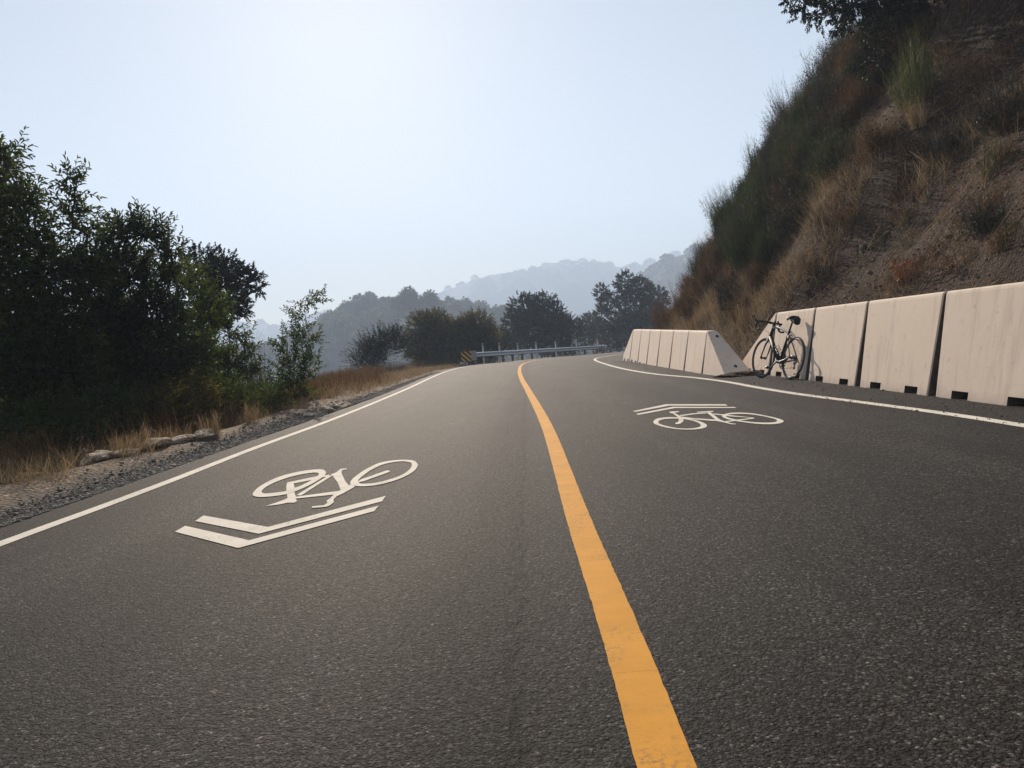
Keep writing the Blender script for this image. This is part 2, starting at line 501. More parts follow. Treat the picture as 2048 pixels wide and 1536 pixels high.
M['leaf_wood'] = leafy('haze-lightened woodland leaves', [(0.1, (0.05, 0.062, 0.035)), (0.5, (0.085, 0.095, 0.055)), (0.9, (0.14, 0.135, 0.08))], 0.2, 0.7, 0.1)  # lighter than the far leaves: haze-scattered light put into the leaf colour
M['leaf_brown'] = leafy('browned leaves', [(0.1, (0.04, 0.022, 0.012)), (0.5, (0.085, 0.045, 0.022)), (0.9, (0.16, 0.09, 0.04))], 0.3, 0.7, 0.2, (1.2, 1.0, 0.75))
M['leaf_red'] = leafy('red leaves', [(0.1, (0.12, 0.03, 0.014)), (0.5, (0.26, 0.07, 0.03)), (0.9, (0.38, 0.13, 0.05))], 0.35, 0.6, 0.2)
M['leaf_autumn'] = leafy('yellowing leaves', [(0.1, (0.024, 0.027, 0.010)), (0.5, (0.062, 0.058, 0.02)), (0.85, (0.145, 0.105, 0.034)), (1.0, (0.25, 0.17, 0.05))], 0.42, 0.6, 0.12, (1.4, 1.3, 0.6))
M['broom'] = leafy('broom stems', [(0.1, (0.018, 0.025, 0.011)), (0.5, (0.042, 0.052, 0.02)), (0.9, (0.09, 0.098, 0.036))], 0.28, 0.7, 0.1, (1.2, 1.25, 0.75))
M['broom_bright'] = leafy('bright broom stems', [(0.1, (0.035, 0.045, 0.017)), (0.5, (0.07, 0.083, 0.027)), (0.9, (0.125, 0.13, 0.045))], 0.3, 0.6, 0.1, (1.2, 1.2, 0.75))
M['dry'] = leafy('dry grass', [(0.1, (0.13, 0.095, 0.055)), (0.5, (0.25, 0.19, 0.115)), (0.9, (0.44, 0.355, 0.235))], 0.3, 0.8, 0.1, (1.1, 1.0, 0.85))
M['dry_dark'] = leafy('weathered dry grass', [(0.1, (0.055, 0.034, 0.02)), (0.5, (0.105, 0.066, 0.037)), (0.9, (0.22, 0.15, 0.088))], 0.25, 0.8, 0.1, (1.2, 1.0, 0.8))
M['bark'] = plain('bark', (0.055, 0.045, 0.036), 0.9, 0, 0.4, 12)
M['grey_twig'] = plain('grey twigs', (0.085, 0.068, 0.054), 0.9, 0, 0.3, 12)
M['galv'] = plain('galvanised steel', (0.42, 0.425, 0.43), 0.45, 0.6, 0.15, 8)
M['wood_post'] = plain('weathered wood post', (0.16, 0.13, 0.10), 0.9, 0, 0.3, 14)
M['marker'] = plain('white plastic', (0.68, 0.68, 0.62), 0.5, 0, 0.06, 8)
M['sign_black'] = plain('sign black', (0.02, 0.02, 0.02), 0.4)
M['sign_yellow'] = plain('sign yellow', (0.72, 0.40, 0.03), 0.4)
M['sign_back'] = plain('bare aluminium', (0.33, 0.33, 0.33), 0.45, 0.7)
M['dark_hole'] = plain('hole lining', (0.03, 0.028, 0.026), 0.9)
M['carbon'] = plain('black carbon', (0.008, 0.008, 0.009), 0.6)
M['bike_silver'] = plain('silver lacquer', (0.20, 0.205, 0.225), 0.5, 0.1, 0.05)
M['rubber'] = plain('tyre rubber', (0.018, 0.018, 0.018), 0.75)
M['alloy'] = plain('polished alloy', (0.20, 0.20, 0.205), 0.5, 0.7, 0.05)
M['bike_dark'] = plain('dark alloy', (0.05, 0.05, 0.053), 0.4, 0.6)
M['tape'] = plain('bar tape', (0.02, 0.02, 0.021), 0.7)
M['fabric'] = plain('black nylon', (0.02, 0.02, 0.021), 0.85)
M['saddle_white'] = plain('white saddle cover', (0.66, 0.66, 0.65), 0.5)

# ------------------------------------------------------------------ terrain functions
TOE = [(5.05, -30), (5.0, 6), (4.95, 14), (4.45, 17), (4.2, 22), (4.15, 28), (4.5, 32), (5.9, 36.5), (8.2, 41), (11.5, 46), (17, 51), (28, 56), (70, 62)]
DROP = [(-5.0, -40), (-4.75, 8), (-4.45, 12), (-4.9, 17), (-5.6, 21), (-8.4, 38), (-7.8, 46), (-5.4, 52), (-2.6, 58.5), (1.4, 65.5), (6.5, 72), (12, 77.5), (25, 85), (80, 94)]


def zr(y):
    y = np.asarray(y, float)
    return np.where(y > 30, -0.00028 * (np.minimum(y, 95) - 30) ** 2, 0.0)


def prof(d):
    d = np.maximum(d - 0.15, 0)
    return np.where(d < 5.0, 1.45 * d, 7.25 + 1.18 * (d - 5.0))


def H(X, Y):
    X = np.asarray(X, float); Y = np.asarray(Y, float)
    z = zr(Y) - 0.035
    d = sdist(X, Y, TOE)
    up = prof(d)
    up = np.minimum(up, 26 + 0.15 * np.maximum(d - 20, 0))
    rough = sstep(0.2, 2.0, d)
    up = up + rough * (1.5 * fbm(X * 0.16, Y * 0.16, 3, 3) + 0.75 * fbm(X * 0.75, Y * 0.6, 11, 4))
    z = z + np.where(d > 0, np.maximum(up, 0), 0)
    s = -sdist(X, Y, DROP)
    dn = np.maximum(s, 0)
    fall = 0.62 * dn * sstep(0, 3.0, dn)
    z = z - np.minimum(fall, 34 + 0 * dn)
    berm = np.exp(-((s + 0.55) / 0.42) ** 2) * (0.10 + 0.16 * fbm(X * 1.1, Y * 1.1, 5, 3))
    z = z + np.where(d < 0, berm, 0) + np.where(s > -0.9, 0.25 * fbm(X * 0.8, Y * 0.8, 23, 3) * sstep(-0.9, 1.5, s), 0)
    return z


def hit(px, py, y0=3.0, y1=70.0):
    """where a sight line first meets the terrain"""
    d = pix_dir(px, py)
    ys = np.linspace(y0, y1, 1400)
    pts = EYE + d[None, :] * (ys / d[1])[:, None]
    under = pts[:, 2] < H(pts[:, 0], pts[:, 1])
    k = np.argmax(under)
    if not under[k]: return None
    return pts[k]


def grid_mesh(name, xs, ys, zf, mat, keep=None):
    X, Y = np.meshgrid(xs, ys, indexing='ij')
    Z = zf(X, Y)
    V = np.stack([X, Y, Z], -1).reshape(-1, 3)
    nx, ny = len(xs), len(ys)
    idx = np.arange(nx * ny).reshape(nx, ny)
    F = np.stack([idx[:-1, :-1], idx[1:, :-1], idx[1:, 1:], idx[:-1, 1:]], -1).reshape(-1, 4)
    if keep is not None:
        cx = (X[:-1, :-1] + X[1:, 1:]).ravel() / 2; cy_ = (Y[:-1, :-1] + Y[1:, 1:]).ravel() / 2
        F = F[keep(cx, cy_)]
        used = np.unique(F); mp = np.full(len(V), -1); mp[used] = np.arange(len(used))
        V = V[used]; F = mp[F]
    return link(name, mesh_np(name, V, F.ravel(), np.full(len(F), 4), True), mat)


xs = np.concatenate([np.arange(-70, -14, 1.6), np.arange(-14, 20, 0.22), np.arange(20, 62, 1.4)])
ys = np.concatenate([np.arange(-24, 2, 1.3), np.arange(2, 46, 0.22), np.arange(46, 132, 0.9)])
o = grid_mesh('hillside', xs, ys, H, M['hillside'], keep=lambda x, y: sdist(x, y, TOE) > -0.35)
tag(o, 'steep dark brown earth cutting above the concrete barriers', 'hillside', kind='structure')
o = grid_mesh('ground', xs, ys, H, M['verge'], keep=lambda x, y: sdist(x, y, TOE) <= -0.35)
tag(o, 'dry tan verge falling away left of the road', 'ground', kind='structure')

# ------------------------------------------------------------------ road and its paint
ROAD_L = [(-3.42, -20), (-3.42, 4), (-3.38, 8), (-3.3, 12), (-3.38, 20), (-3.62, 27), (-3.75, 34.5), (-3.72, 41), (-3.3, 46), (-2.3, 52), (-0.6, 58), (1.9, 64), (5.4, 69.5), (10, 74), (18, 79), (36, 85), (70, 90)]
ROAD_R = [(4.75, -20), (4.75, 4), (4.75, 8), (4.75, 12), (4.6, 20), (4.3, 25), (4.2, 28.5), (4.35, 32), (4.9, 37), (6.0, 41), (8.0, 46), (11, 50.5), (15, 54), (21, 57.5), (29, 60), (42, 63), (70, 66)]
L2 = resample(catmull(ROAD_L, 10), 0.6); n_st = len(L2)
R2c = catmull(ROAD_R, 10)
q = np.linspace(0, 1, len(R2c)); qq = np.linspace(0, 1, len(catmull(ROAD_L, 10)))
Lc = catmull(ROAD_L, 10)
K = 14
rows = []
for a, b in zip(Lc, R2c):
    for t in np.linspace(0, 1, K):
        p = a + (b - a) * t
        rows.append((p[0], p[1]))
rows = np.array(rows).reshape(len(Lc), K, 2)
# finer stations near the camera follow from interpolation
dense = []
for i in range(len(Lc) - 1):
    for t in (0, 0.5):
        dense.append(rows[i] + (rows[i + 1] - rows[i]) * t)
dense.append(rows[-1]); dense = np.array(dense)
edge = 0.05 * (vnoise(dense[:, 0, 1] * 1.7, dense[:, 0, 1] * 0.0, 4) - 0.5)
dense[:, 0, 0] += edge
nv = dense.shape[0]
V = np.concatenate([dense.reshape(-1, 2), (zr(dense[:, :, 1])).reshape(-1, 1)], 1)
idx = np.arange(nv * K).reshape(nv, K)
F = np.stack([idx[:-1, :-1], idx[:-1, 1:], idx[1:, 1:], idx[1:, :-1]], -1).reshape(-1, 4)
road = link('road', mesh_np('road', V, F.ravel(), np.full(len(F), 4), True), M['asphalt'])
tag(road, 'two lane grey asphalt mountain road bending right', 'road', kind='structure')


def stripe(name, pts, width, mat, label, jag=0.0007):
    c = resample(catmull(pts, 12), 0.03)
    t = np.gradient(c, axis=0); t /= np.linalg.norm(t, axis=1)[:, None]
    nrm = np.stack([-t[:, 1], t[:, 0]], 1)
    k = len(c)
    wl = width / 2 + jag * rng.normal(size=k) + 0.002 * (vnoise(c[:, 1] * 6, c[:, 1] * 0, 3) - 0.5); wr = width / 2 + jag * rng.normal(size=k) + 0.002 * (vnoise(c[:, 1] * 7, c[:, 1] * 0, 8) - 0.5)
    a = c + nrm * wl[:, None]; b = c - nrm * wr[:, None]
    V = np.zeros((2 * k, 3)); V[0::2, :2] = a; V[1::2, :2] = b
    V[:, 2] = zr(V[:, 1]) + 0.0035
    i = np.arange(k - 1) * 2
    F = np.stack([i, i + 1, i + 3, i + 2], 1)
    o = link(name, mesh_np(name, V, F.ravel(), np.full(len(F), 4)), mat)
    return tag(o, label, 'road marking', kind='structure')


YELLOW = [(0.215, -6), (0.21, 1.6), (0.205, 2.4), (0.18, 3.86), (0.13, 8.45), (-0.08, 15.9), (-0.23, 20.9), (-0.36, 28), (-0.34, 35.5), (-0.08, 41), (0.45, 45.7), (1.5, 49.5), (3.9, 55.5), (7.2, 61), (12, 66), (20, 70.5), (40, 75)]
WHITE_L = [(-3.03, -6), (-3.0, 4.46), (-2.97, 5.6), (-2.96, 6.5), (-2.98, 8.6), (-2.93, 12), (-3.07, 20.2), (-3.33, 27.3), (-3.48, 34.5), (-3.42, 41), (-3.0, 46), (-2.05, 51.8), (-0.35, 57.8), (2.2, 63.6), (5.7, 69), (10.3, 73.4), (18.3, 78.3)]
WHITE_R = [(3.5, -6), (3.5, 5.95), (3.47, 7), (3.35, 8.57), (3.22, 10.1), (3.17, 11.65), (3.16, 13.3), (3.03, 15.25), (2.72, 17.6), (2.52, 21.2), (2.5, 26.9), (2.68, 33.8), (3.05, 37.3), (3.6, 39.4), (4.8, 43.1), (7.3, 47.8), (11, 52.2), (16, 56), (26, 60)]
stripe('center_line', YELLOW, 0.118, M['yellow'], 'solid yellow painted line down the middle of the road')
stripe('edge_line', WHITE_L, 0.105, M['white'], 'white edge line beside the gravel and dry verge')
stripe('edge_line', WHITE_R, 0.115, M['white'], 'white edge line running past the concrete barriers')


def ground_pt(px, py):
    d = pix_dir(px, py); t = EYE[2] / -d[2]
    return (d[0] * t, d[1] * t)


def symbol(name, ox, oy, sc, polys, rings, label):
    bm = bmesh.new()
    conv = lambda L: [ground_pt(ox + x * sc, oy + y * sc) for x, y in L]
    z = 0.0035
    for poly in polys:
        vs = [bm.verts.new((x, y, z)) for x, y in conv(poly)]
        f = bm.faces.new(vs); z += 0.0001
    for outer, inner in rings:
        a = catmull(conv(outer), 6, True); b = catmull(conv(inner), 6, True)
        c = b.mean(0)
        # pair both loops by angle in the ellipse's own frame
        cov = np.cov((b - c).T); w, e = np.linalg.eigh(cov); T = (e / np.sqrt(w)) @ e.T
        def by_angle(p, N=72):
            q = (p - c) @ T; an = np.arctan2(q[:, 1], q[:, 0]); rad = np.hypot(q[:, 0], q[:, 1])
            s = np.argsort(an); an = an[s]; rad = rad[s]
            th = np.linspace(-np.pi, np.pi, N, endpoint=False)
            r = np.interp(th, np.concatenate([an - 2 * np.pi, an, an + 2 * np.pi]), np.concatenate([rad] * 3))
            return (np.stack([np.cos(th) * r, np.sin(th) * r], 1) @ np.linalg.inv(T)) + c
        A = by_angle(a); Bq = by_angle(b)
        va = [bm.verts.new((x, y, z)) for x, y in A]; vb = [bm.verts.new((x, y, z)) for x, y in Bq]
        N = len(va)
        for i in range(N):
            bm.faces.new((va[i], va[(i + 1) % N], vb[(i + 1) % N], vb[i]))
        z += 0.0001
    bmesh.ops.triangulate(bm, faces=[f for f in bm.faces if len(f.verts) > 4])
    bmesh.ops.recalc_face_normals(bm, faces=bm.faces)
    for f in bm.faces:
        if f.normal.z < 0: f.normal_flip()
    me = bpy.data.meshes.new(name); bm.to_mesh(me); bm.free()
    return tag(link(name, me, M['white']), label, 'road marking', kind='structure')


symbol('shared_lane_marking', 320, 880, 560 / 2048, [
    [(258, 597), (318, 556), (790, 640), (1652, 412), (1625, 452), (722, 690)],
    [(108, 675), (185, 632), (652, 738), (1600, 484), (1568, 524), (572, 795)],
    [(930, 318), (975, 312), (985, 352), (985, 395), (1000, 430), (935, 438), (925, 380), (924, 340)],
    [(770, 488), (850, 462), (910, 440), (935, 428), (992, 432), (1003, 450), (985, 462), (935, 462), (880, 474)],
    [(928, 315), (1140, 270), (1210, 262), (1240, 258), (1240, 270), (1190, 275), (1090, 300), (950, 326)],
    [(998, 408), (1228, 266), (1264, 262), (1032, 410)],
    [(980, 356), (1060, 328), (1150, 278), (1172, 285), (1085, 336), (985, 378)],
    [(975, 422), (1300, 378), (1335, 372), (1330, 390), (1290, 402), (985, 433)],
    [(1265, 270), (1290, 245), (1325, 240), (1352, 300), (1388, 345), (1325, 378), (1300, 315)],
    [(1250, 256), (1290, 240), (1320, 215), (1370, 210), (1365, 218), (1332, 226), (1330, 240), (1310, 258), (1260, 268)],
    [(1300, 385), (1330, 365), (1400, 328), (1428, 345), (1340, 395), (1295, 415), (1270, 440), (1272, 460), (1245, 482), (1215, 494), (1115, 502), (1112, 490), (1200, 482), (1225, 465), (1218, 450), (1245, 430), (1270, 405)],
    [(1440, 315), (1470, 292), (1660, 226), (1685, 230), (1670, 241), (1490, 306)],
], [
    ([(678, 402), (700, 368), (760, 325), (850, 281), (960, 247), (1080, 225), (1170, 218), (1212, 235), (1200, 268), (1160, 296), (1090, 336), (1000, 376), (920, 402), (830, 415), (740, 422), (692, 416)],
     [(745, 388), (770, 352), (850, 310), (960, 272), (1080, 247), (1140, 242), (1162, 250), (1152, 268), (1120, 290), (1080, 314), (1000, 352), (920, 378), (830, 391), (775, 396)]),
    ([(1393, 325), (1400, 300), (1450, 255), (1530, 205), (1630, 165), (1740, 150), (1840, 152), (1883, 178), (1880, 205), (1840, 245), (1760, 285), (1660, 318), (1560, 338), (1470, 343), (1415, 337)],
     [(1455, 315), (1450, 300), (1490, 262), (1560, 215), (1660, 175), (1760, 160), (1830, 168), (1842, 190), (1815, 230), (1750, 268), (1660, 298), (1560, 320), (1480, 325)]),
], 'large white bicycle symbol with chevron in the lane beside the gravel verge')

symbol('shared_lane_marking', 1230, 780, 370 / 2048, [
    [(195, 236), (230, 230), (565, 160), (1222, 160), (1248, 176), (605, 176), (228, 245)],
    [(232, 268), (640, 189), (1320, 191), (1348, 202), (665, 203), (260, 279)],
    [(598, 248), (625, 240), (712, 238), (705, 248), (655, 256), (700, 280), (735, 300), (760, 335), (755, 355), (720, 378), (675, 382), (663, 372), (700, 355), (708, 330), (690, 300), (640, 262), (610, 258)],
    [(715, 283), (860, 262), (1000, 255), (1020, 263), (870, 273), (730, 293)],
    [(730, 297), (880, 317), (1110, 331), (1150, 346), (1080, 346), (880, 329), (735, 309)],
    [(905, 246), (990, 240), (1085, 235), (1095, 243), (1040, 251), (910, 254)],
    [(1015, 255), (1055, 250), (1110, 290), (1160, 330), (1215, 352), (1300, 375), (1340, 378), (1335, 385), (1285, 383), (1200, 362), (1110, 345), (1105, 325), (1050, 280)],
    [(1080, 264), (1200, 274), (1280, 284), (1540, 311), (1545, 319), (1450, 307), (1280, 296), (1190, 286), (1090, 273)],
    [(1215, 350), (1540, 311), (1540, 321), (1380, 341), (1240, 360)],
], [
    ([(425, 360), (440, 335), (490, 315), (580, 306), (680, 306), (790, 317), (900, 340), (980, 368), (1018, 395), (1000, 420), (930, 437), (830, 443), (710, 440), (590, 425), (490, 400), (440, 380)],
     [(480, 360), (500, 340), (560, 325), (650, 320), (740, 325), (840, 340), (910, 362), (945, 385), (940, 410), (890, 425), (810, 432), (710, 428), (610, 412), (530, 392), (490, 375)]),
    ([(1185, 292), (1220, 270), (1290, 257), (1400, 254), (1520, 263), (1650, 284), (1770, 310), (1850, 335), (1868, 350), (1840, 370), (1770, 382), (1660, 383), (1540, 376), (1420, 361), (1300, 341), (1225, 320)],
     [(1230, 290), (1265, 275), (1340, 270), (1440, 270), (1550, 280), (1660, 300), (1750, 320), (1790, 338), (1785, 355), (1730, 365), (1640, 366), (1540, 360), (1430, 348), (1310, 325), (1250, 308)]),
], 'smaller upside down white bicycle symbol in the lane beside the barriers')

# ------------------------------------------------------------------ concrete barriers
PROFILE = [(0.0, 0.0), (0.195, 1.03), (0.203, 1.055), (0.222, 1.07), (0.378, 1.07), (0.397, 1.055), (0.405, 1.03), (0.6, 0.0)]


def barrier_mesh(length, slots=True, taper=0):
    """one precast piece along local +y, road face at local x = 0; taper +1 slants the far end, -1 the near end"""
    s = Soup(); h = 0.085
    slant = lambda z: (length - 0.07) * max(0.0, min(1.0, (z - 0.21) / 0.85))
    def lo(z):
        return slant(z) if taper < 0 else 0.028 + 0.06 * (1 - z / 1.07)
    def hi(z):
        return length - slant(z) if taper > 0 else length - 0.028 - 0.06 * (1 - z / 1.07)
    xz = 0.195 / 1.03
    full = [(0.0, 0.0), (xz * h, h), (xz * 0.21, 0.21)] + PROFILE[1:-1] + [(0.6 - xz * 0.21, 0.21), (0.6 - xz * h, h), (0.6, 0.0)]
    cut_ = full[1:-1]
    a, b = (0.24 * length, 0.72 * length)
    w = 0.15
    marks = [None, a - w, a + w, b - w, b + w, None] if slots else [None, None]
    for i in range(len(marks) - 1):
        pr = cut_ if (slots and i % 2 == 1) else full
        n = len(pr)
        def ring(mk, first):
            out = []
            for x, z in pr:
                y = (lo(z) if first else hi(z)) if mk is None else min(max(mk, lo(z)), hi(z))
                out.append((x, y, z))
            return out
        A, C = ring(marks[i], True), ring(marks[i + 1], False)
        rows_ = [A, C]
        shrink = lambda r: [(x + (0.012 if x < 0.3 else -0.012), y, z - (0.010 if z > 1.0 else 0)) for x, y, z in r]
        if marks[i] is None:
            rows_[0:1] = [shrink(A), [(x, y + 0.012, z) for x, y, z in A]]
        if marks[i + 1] is None:
            rows_[-1:] = [[(x, y - 0.012, z) for x, y, z in C], shrink(C)]
        Vv = [p for r in rows_ for p in r]; F = []
        for r in range(len(rows_) - 1):
            for j in range(n):
                q_ = (j + 1) % n
                F.append((r * n + j, r * n + q_, (r + 1) * n + q_, (r + 1) * n + j))
        F.append(tuple(range(n))[::-1]); F.append(tuple((len(rows_) - 1) * n + j for j in range(n)))
        s.add(Vv, F)
    return s


def put_barrier(name, s, loc, rz, label, group):
    o = s.build(name, M['concrete'])
    o.data.materials.append(M['concrete_end_shade'])
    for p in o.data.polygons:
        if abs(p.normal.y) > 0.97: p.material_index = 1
    o.location = loc; o.rotation_euler = (0, 0, rz)
    return tag(o, label, 'concrete barrier', group)


def yaw_between(a, b):
    return math.atan2(-(b[0] - a[0]), b[1] - a[1])


NEAR = [(4.15, 4.72), (4.12, 6.64), (4.10, 8.58), (4.10, 10.50), (4.10, 12.40), (4.10, 14.32)]
near_labels = ['pale concrete barrier cut off by the picture edge, nearest the camera',
               'wide pale concrete barrier nearest the camera, two black slots at its foot',
               'pale concrete barrier second from the camera, with dark vertical rain streaks',
               'pale concrete barrier just past the rear wheel of the bicycle',
               'pale concrete barrier that the black bicycle leans on']
for i in range(5):
    a, b = NEAR[i], NEAR[i + 1]
    ln = math.hypot(b[0] - a[0], b[1] - a[1])
    put_barrier('concrete_barrier', barrier_mesh(ln), (a[0], a[1], -0.006), yaw_between(a, b), near_labels[i], 'near row of concrete barriers')
put_barrier('end_barrier', barrier_mesh(1.86, True, 1), (4.10, 14.32, -0.006), 0, 'pale concrete barrier end with sloped edge behind the front wheel of the bicycle', 'near row of concrete barriers')

FAR = [(3.36, 16.50), (3.37, 18.42), (3.38, 20.34), (3.38, 22.26), (3.385, 24.18), (3.39, 26.10), (3.39, 28.1)]
far_labels = ['pale concrete barrier next to the sloped grey end block, no slots showing',
              'pale concrete barrier second after the sloped grey end of the far row',
              'pale concrete barrier third after the sloped grey end of the far row',
              'pale concrete barrier fourth after the sloped grey end of the far row',
              'pale concrete barrier fifth after the sloped grey end of the far row',
              'narrow looking concrete barrier next to the far tapered end of the row']
zb = lambda y: -0.235 + 0.235 * float(np.clip((y - 16.5) / 11.6, 0, 1))
for i in range(6):
    a, b = FAR[i], FAR[i + 1]
    z0, z1 = zb(a[1]), zb(b[1])
    o = put_barrier('concrete_barrier', barrier_mesh(math.hypot(b[0] - a[0], b[1] - a[1])), (a[0], a[1], z0), 0, far_labels[i], 'far row of concrete barriers')
    o.rotation_euler = (math.atan2(z1 - z0, b[1] - a[1]), 0, yaw_between(a, b))
put_barrier('end_barrier', barrier_mesh(2.0, True, 1), (3.39, 28.1, zb(28.1)), 0, 'farthest concrete barrier piece, tapering down at the bend', 'far row of concrete barriers')
# grey sloped end facing the camera: its face carries two round holes
EL = 1.80
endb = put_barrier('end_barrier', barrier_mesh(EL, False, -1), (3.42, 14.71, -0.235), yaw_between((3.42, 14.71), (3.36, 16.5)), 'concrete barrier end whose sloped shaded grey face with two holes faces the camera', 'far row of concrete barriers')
tv = Vector((0, EL - 0.07, 0.85)).normalized()
nrm = Vector((0, -0.85, EL - 0.07)).normalized()
for zz in (0.40, 0.96):
    hb = Soup()
    c = Vector((0.33, (EL - 0.07) * (zz - 0.21) / 0.85, zz)) + nrm * 0.003
    pts = [c + Vector((1, 0, 0)) * (0.030 * math.cos(t)) + tv * (0.055 * math.sin(t)) for t in np.linspace(0, 2 * np.pi, 16, endpoint=False)]
    inner = [p - nrm * 0.05 for p in pts]
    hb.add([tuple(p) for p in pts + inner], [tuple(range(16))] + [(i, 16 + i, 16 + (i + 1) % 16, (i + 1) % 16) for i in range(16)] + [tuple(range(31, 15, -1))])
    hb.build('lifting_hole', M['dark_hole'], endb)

# ------------------------------------------------------------------ bicycle
def build_bicycle():
    root = empty('bicycle', (0, 0, 0))
    tag(root, 'black road bicycle with drop handlebars leaning on the concrete barriers', 'bicycle')
    WR = 0.335
    rear, front = np.array([0, 0, WR]), np.array([0.985, 0, WR])
    bb = np.array([0.405, 0, 0.27])
    st_top = np.array([0.255, 0, 0.775]); seat = np.array([0.205, 0, 0.965])
    hd_top, hd_bot = np.array([0.802, 0, 0.865]), np.array([0.862, 0, 0.655])
    steer = 0.10                                                     # handlebar turned slightly to the left
    sax = (hd_top - hd_bot) / np.linalg.norm(hd_top - hd_bot)
    SR = Matrix.Translation(Vector(hd_bot)) @ Matrix.Rotation(steer, 4, Vector(sax)) @ Matrix.Translation(-Vector(hd_bot))
    I = Matrix.Identity(4)

    def ring(s, c, r, tr, seg=56, sides=8, squash=1.0):
        th = np.linspace(0, 2 * np.pi, seg, endpoint=False); ph = np.linspace(0, 2 * np.pi, sides, endpoint=False)
        Vv = [(c[0] + (r + tr * squash * math.cos(p)) * math.cos(t), c[1] + tr * math.sin(p), c[2] + (r + tr * squash * math.cos(p)) * math.sin(t)) for t in th for p in ph]
        F = [(i * sides + j, i * sides + (j + 1) % sides, ((i + 1) % seg) * sides + (j + 1) % sides, ((i + 1) % seg) * sides + j) for i in range(seg) for j in range(sides)]
        s.add(Vv, F)

    for c, xf, is_rear in ((rear, I, True), (front, SR, False)):
        s = Soup(); s.tube([c + (0, -0.055, 0), c + (0, 0.055, 0)], 0.016, 10)
        s.tube([c + (0, -0.035, 0), c + (0, -0.03, 0)], 0.026, 12); s.tube([c + (0, 0.03, 0), c + (0, 0.035, 0)], 0.026, 12)
        wheel = s.build('wheel', M['bike_dark'], root, xf=xf)
        s = Soup(); ring(s, c, WR - 0.012, 0.0125); s.build('tyre', M['rubber'], wheel, True, xf)
        s = Soup(); ring(s, c, WR - 0.034, 0.0105, squash=1.35); s.build('rim', M['bike_dark'], wheel, True, xf)
        s = Soup()
        for k in range(20):
            t = 2 * np.pi * k / 20; side = 0.03 if k % 2 else -0.03
            t2 = t + (0.5 if k % 4 < 2 else -0.5) * 0.55
            s.tube([c + (0.024 * math.cos(t2), side, 0.024 * math.sin(t2)), c + ((WR - 0.045) * math.cos(t), 0, (WR - 0.045) * math.sin(t))], 0.0011, 4)
        s.build('spokes', M['alloy'], wheel, xf=xf)
        if is_rear:
            s = Soup()
            for k in range(8):
                s.tube([c + (0, -0.022 - 0.0035 * k, 0), c + (0, -0.0245 - 0.0035 * k, 0)], 0.05 - 0.0036 * k, 24)
            s.build('cassette', M['bike_dark'], wheel)

    # frame: deep black down tube, head tube, seat tube, silver top tube and chain stays
    s = Soup()
    s.tube([hd_bot + (-0.006, 0, 0.03), (0.64, 0, 0.465), bb + (0.01, 0, 0.012)], [0.034, 0.038, 0.038], 12)
    s.tube([hd_bot - sax * 0.005, hd_top + sax * 0.005], [0.029, 0.025], 12)
    s.tube([bb, st_top], [0.024, 0.018], 12)
    s.tube([bb + (0, -0.045, 0), bb + (0, 0.045, 0)], 0.026, 12)
    frame = s.build('frame', M['carbon'], root, True)
    s = Soup(); s.tube(catmull([hd_top + (-0.012, 0, -0.03), (0.66, 0, 0.835), (0.46, 0, 0.79), st_top + (0.012, 0, -0.045)], 6), np.linspace(0.024, 0.015, 19), 10)
    s.build('top_tube', M['bike_silver'], frame, True)
    for sgn in (-1, 1):
        s = Soup(); s.tube([bb + (-0.02, sgn * 0.028, 0), (0.2, sgn * 0.052, 0.295), rear + (0, sgn * 0.064, 0)], [0.017, 0.014, 0.009], 8)
        s.build('chain_stay', M['bike_silver'], frame, True)
        s = Soup(); s.tube([st_top + (-0.004, sgn * 0.014, -0.09), (0.13, sgn * 0.04, 0.52), rear + (0, sgn * 0.064, 0)], [0.012, 0.009, 0.008], 8)
        s.build('seat_stay', M['carbon'], frame, True)
    s = Soup()
    cr = hd_bot - sax * 0.03
    s.tube([hd_bot - sax * 0.006, cr], [0.027, 0.03], 10)
    for sgn in (-1, 1):
        s.tube(catmull([cr + (0, sgn * 0.012, 0.01), cr + (0.012, sgn * 0.045, -0.05), (0.925, sgn * 0.052, 0.47), front + (0.0, sgn * 0.054, 0)], 5), np.linspace(0.018, 0.009, 16), 8)
    s.tube([front + (0, -0.06, 0), front + (0, 0.06, 0)], 0.011, 8)
    s.build('fork', M['carbon'], root, True, SR)
    # seat post, saddle
    s = Soup(); s.tube([st_top - (seat - st_top) * 0.1, seat - (0, 0, 0.045)], 0.0145, 10); s.box((0.16, -0.02, 0.92), (0.25, 0.02, 0.935))
    s.build('seat_post', M['carbon'], root, True)
    bm = bmesh.new()
    st = [(-0.075, 0.062, 0.955), (-0.06, 0.068, 0.962), (0.0, 0.066, 0.956), (0.06, 0.046, 0.950), (0.11, 0.028, 0.947), (0.17, 0.021, 0.944), (0.195, 0.013, 0.936)]
    prev = None
    for x, w, z in st:
        r_ = [bm.verts.new((0.19 + x, w * math.cos(t), z + 0.023 + (0.014 if math.sin(t) > 0 else 0.026) * math.sin(t) - 0.10 * (w * math.cos(t)) ** 2)) for t in np.linspace(0, 2 * np.pi, 14, endpoint=False)]
        if prev:
            for i in range(14): bm.faces.new((prev[i], prev[(i + 1) % 14], r_[(i + 1) % 14], r_[i]))
        else: bm.faces.new(r_[::-1])
        prev = r_
    bm.faces.new(prev)
    me = bpy.data.meshes.new('saddle'); bm.to_mesh(me); bm.free()
    for p in me.polygons: p.use_smooth = True
    sad = link('saddle', me, M['fabric'], root)
    s = Soup(); s.tube([(0.32, 0, 0.98), (0.365, 0, 0.9775), (0.386, 0, 0.971)], [0.020, 0.019, 0.012], 10); s.build('saddle_nose', M['saddle_white'], sad, True)
    s = Soup()
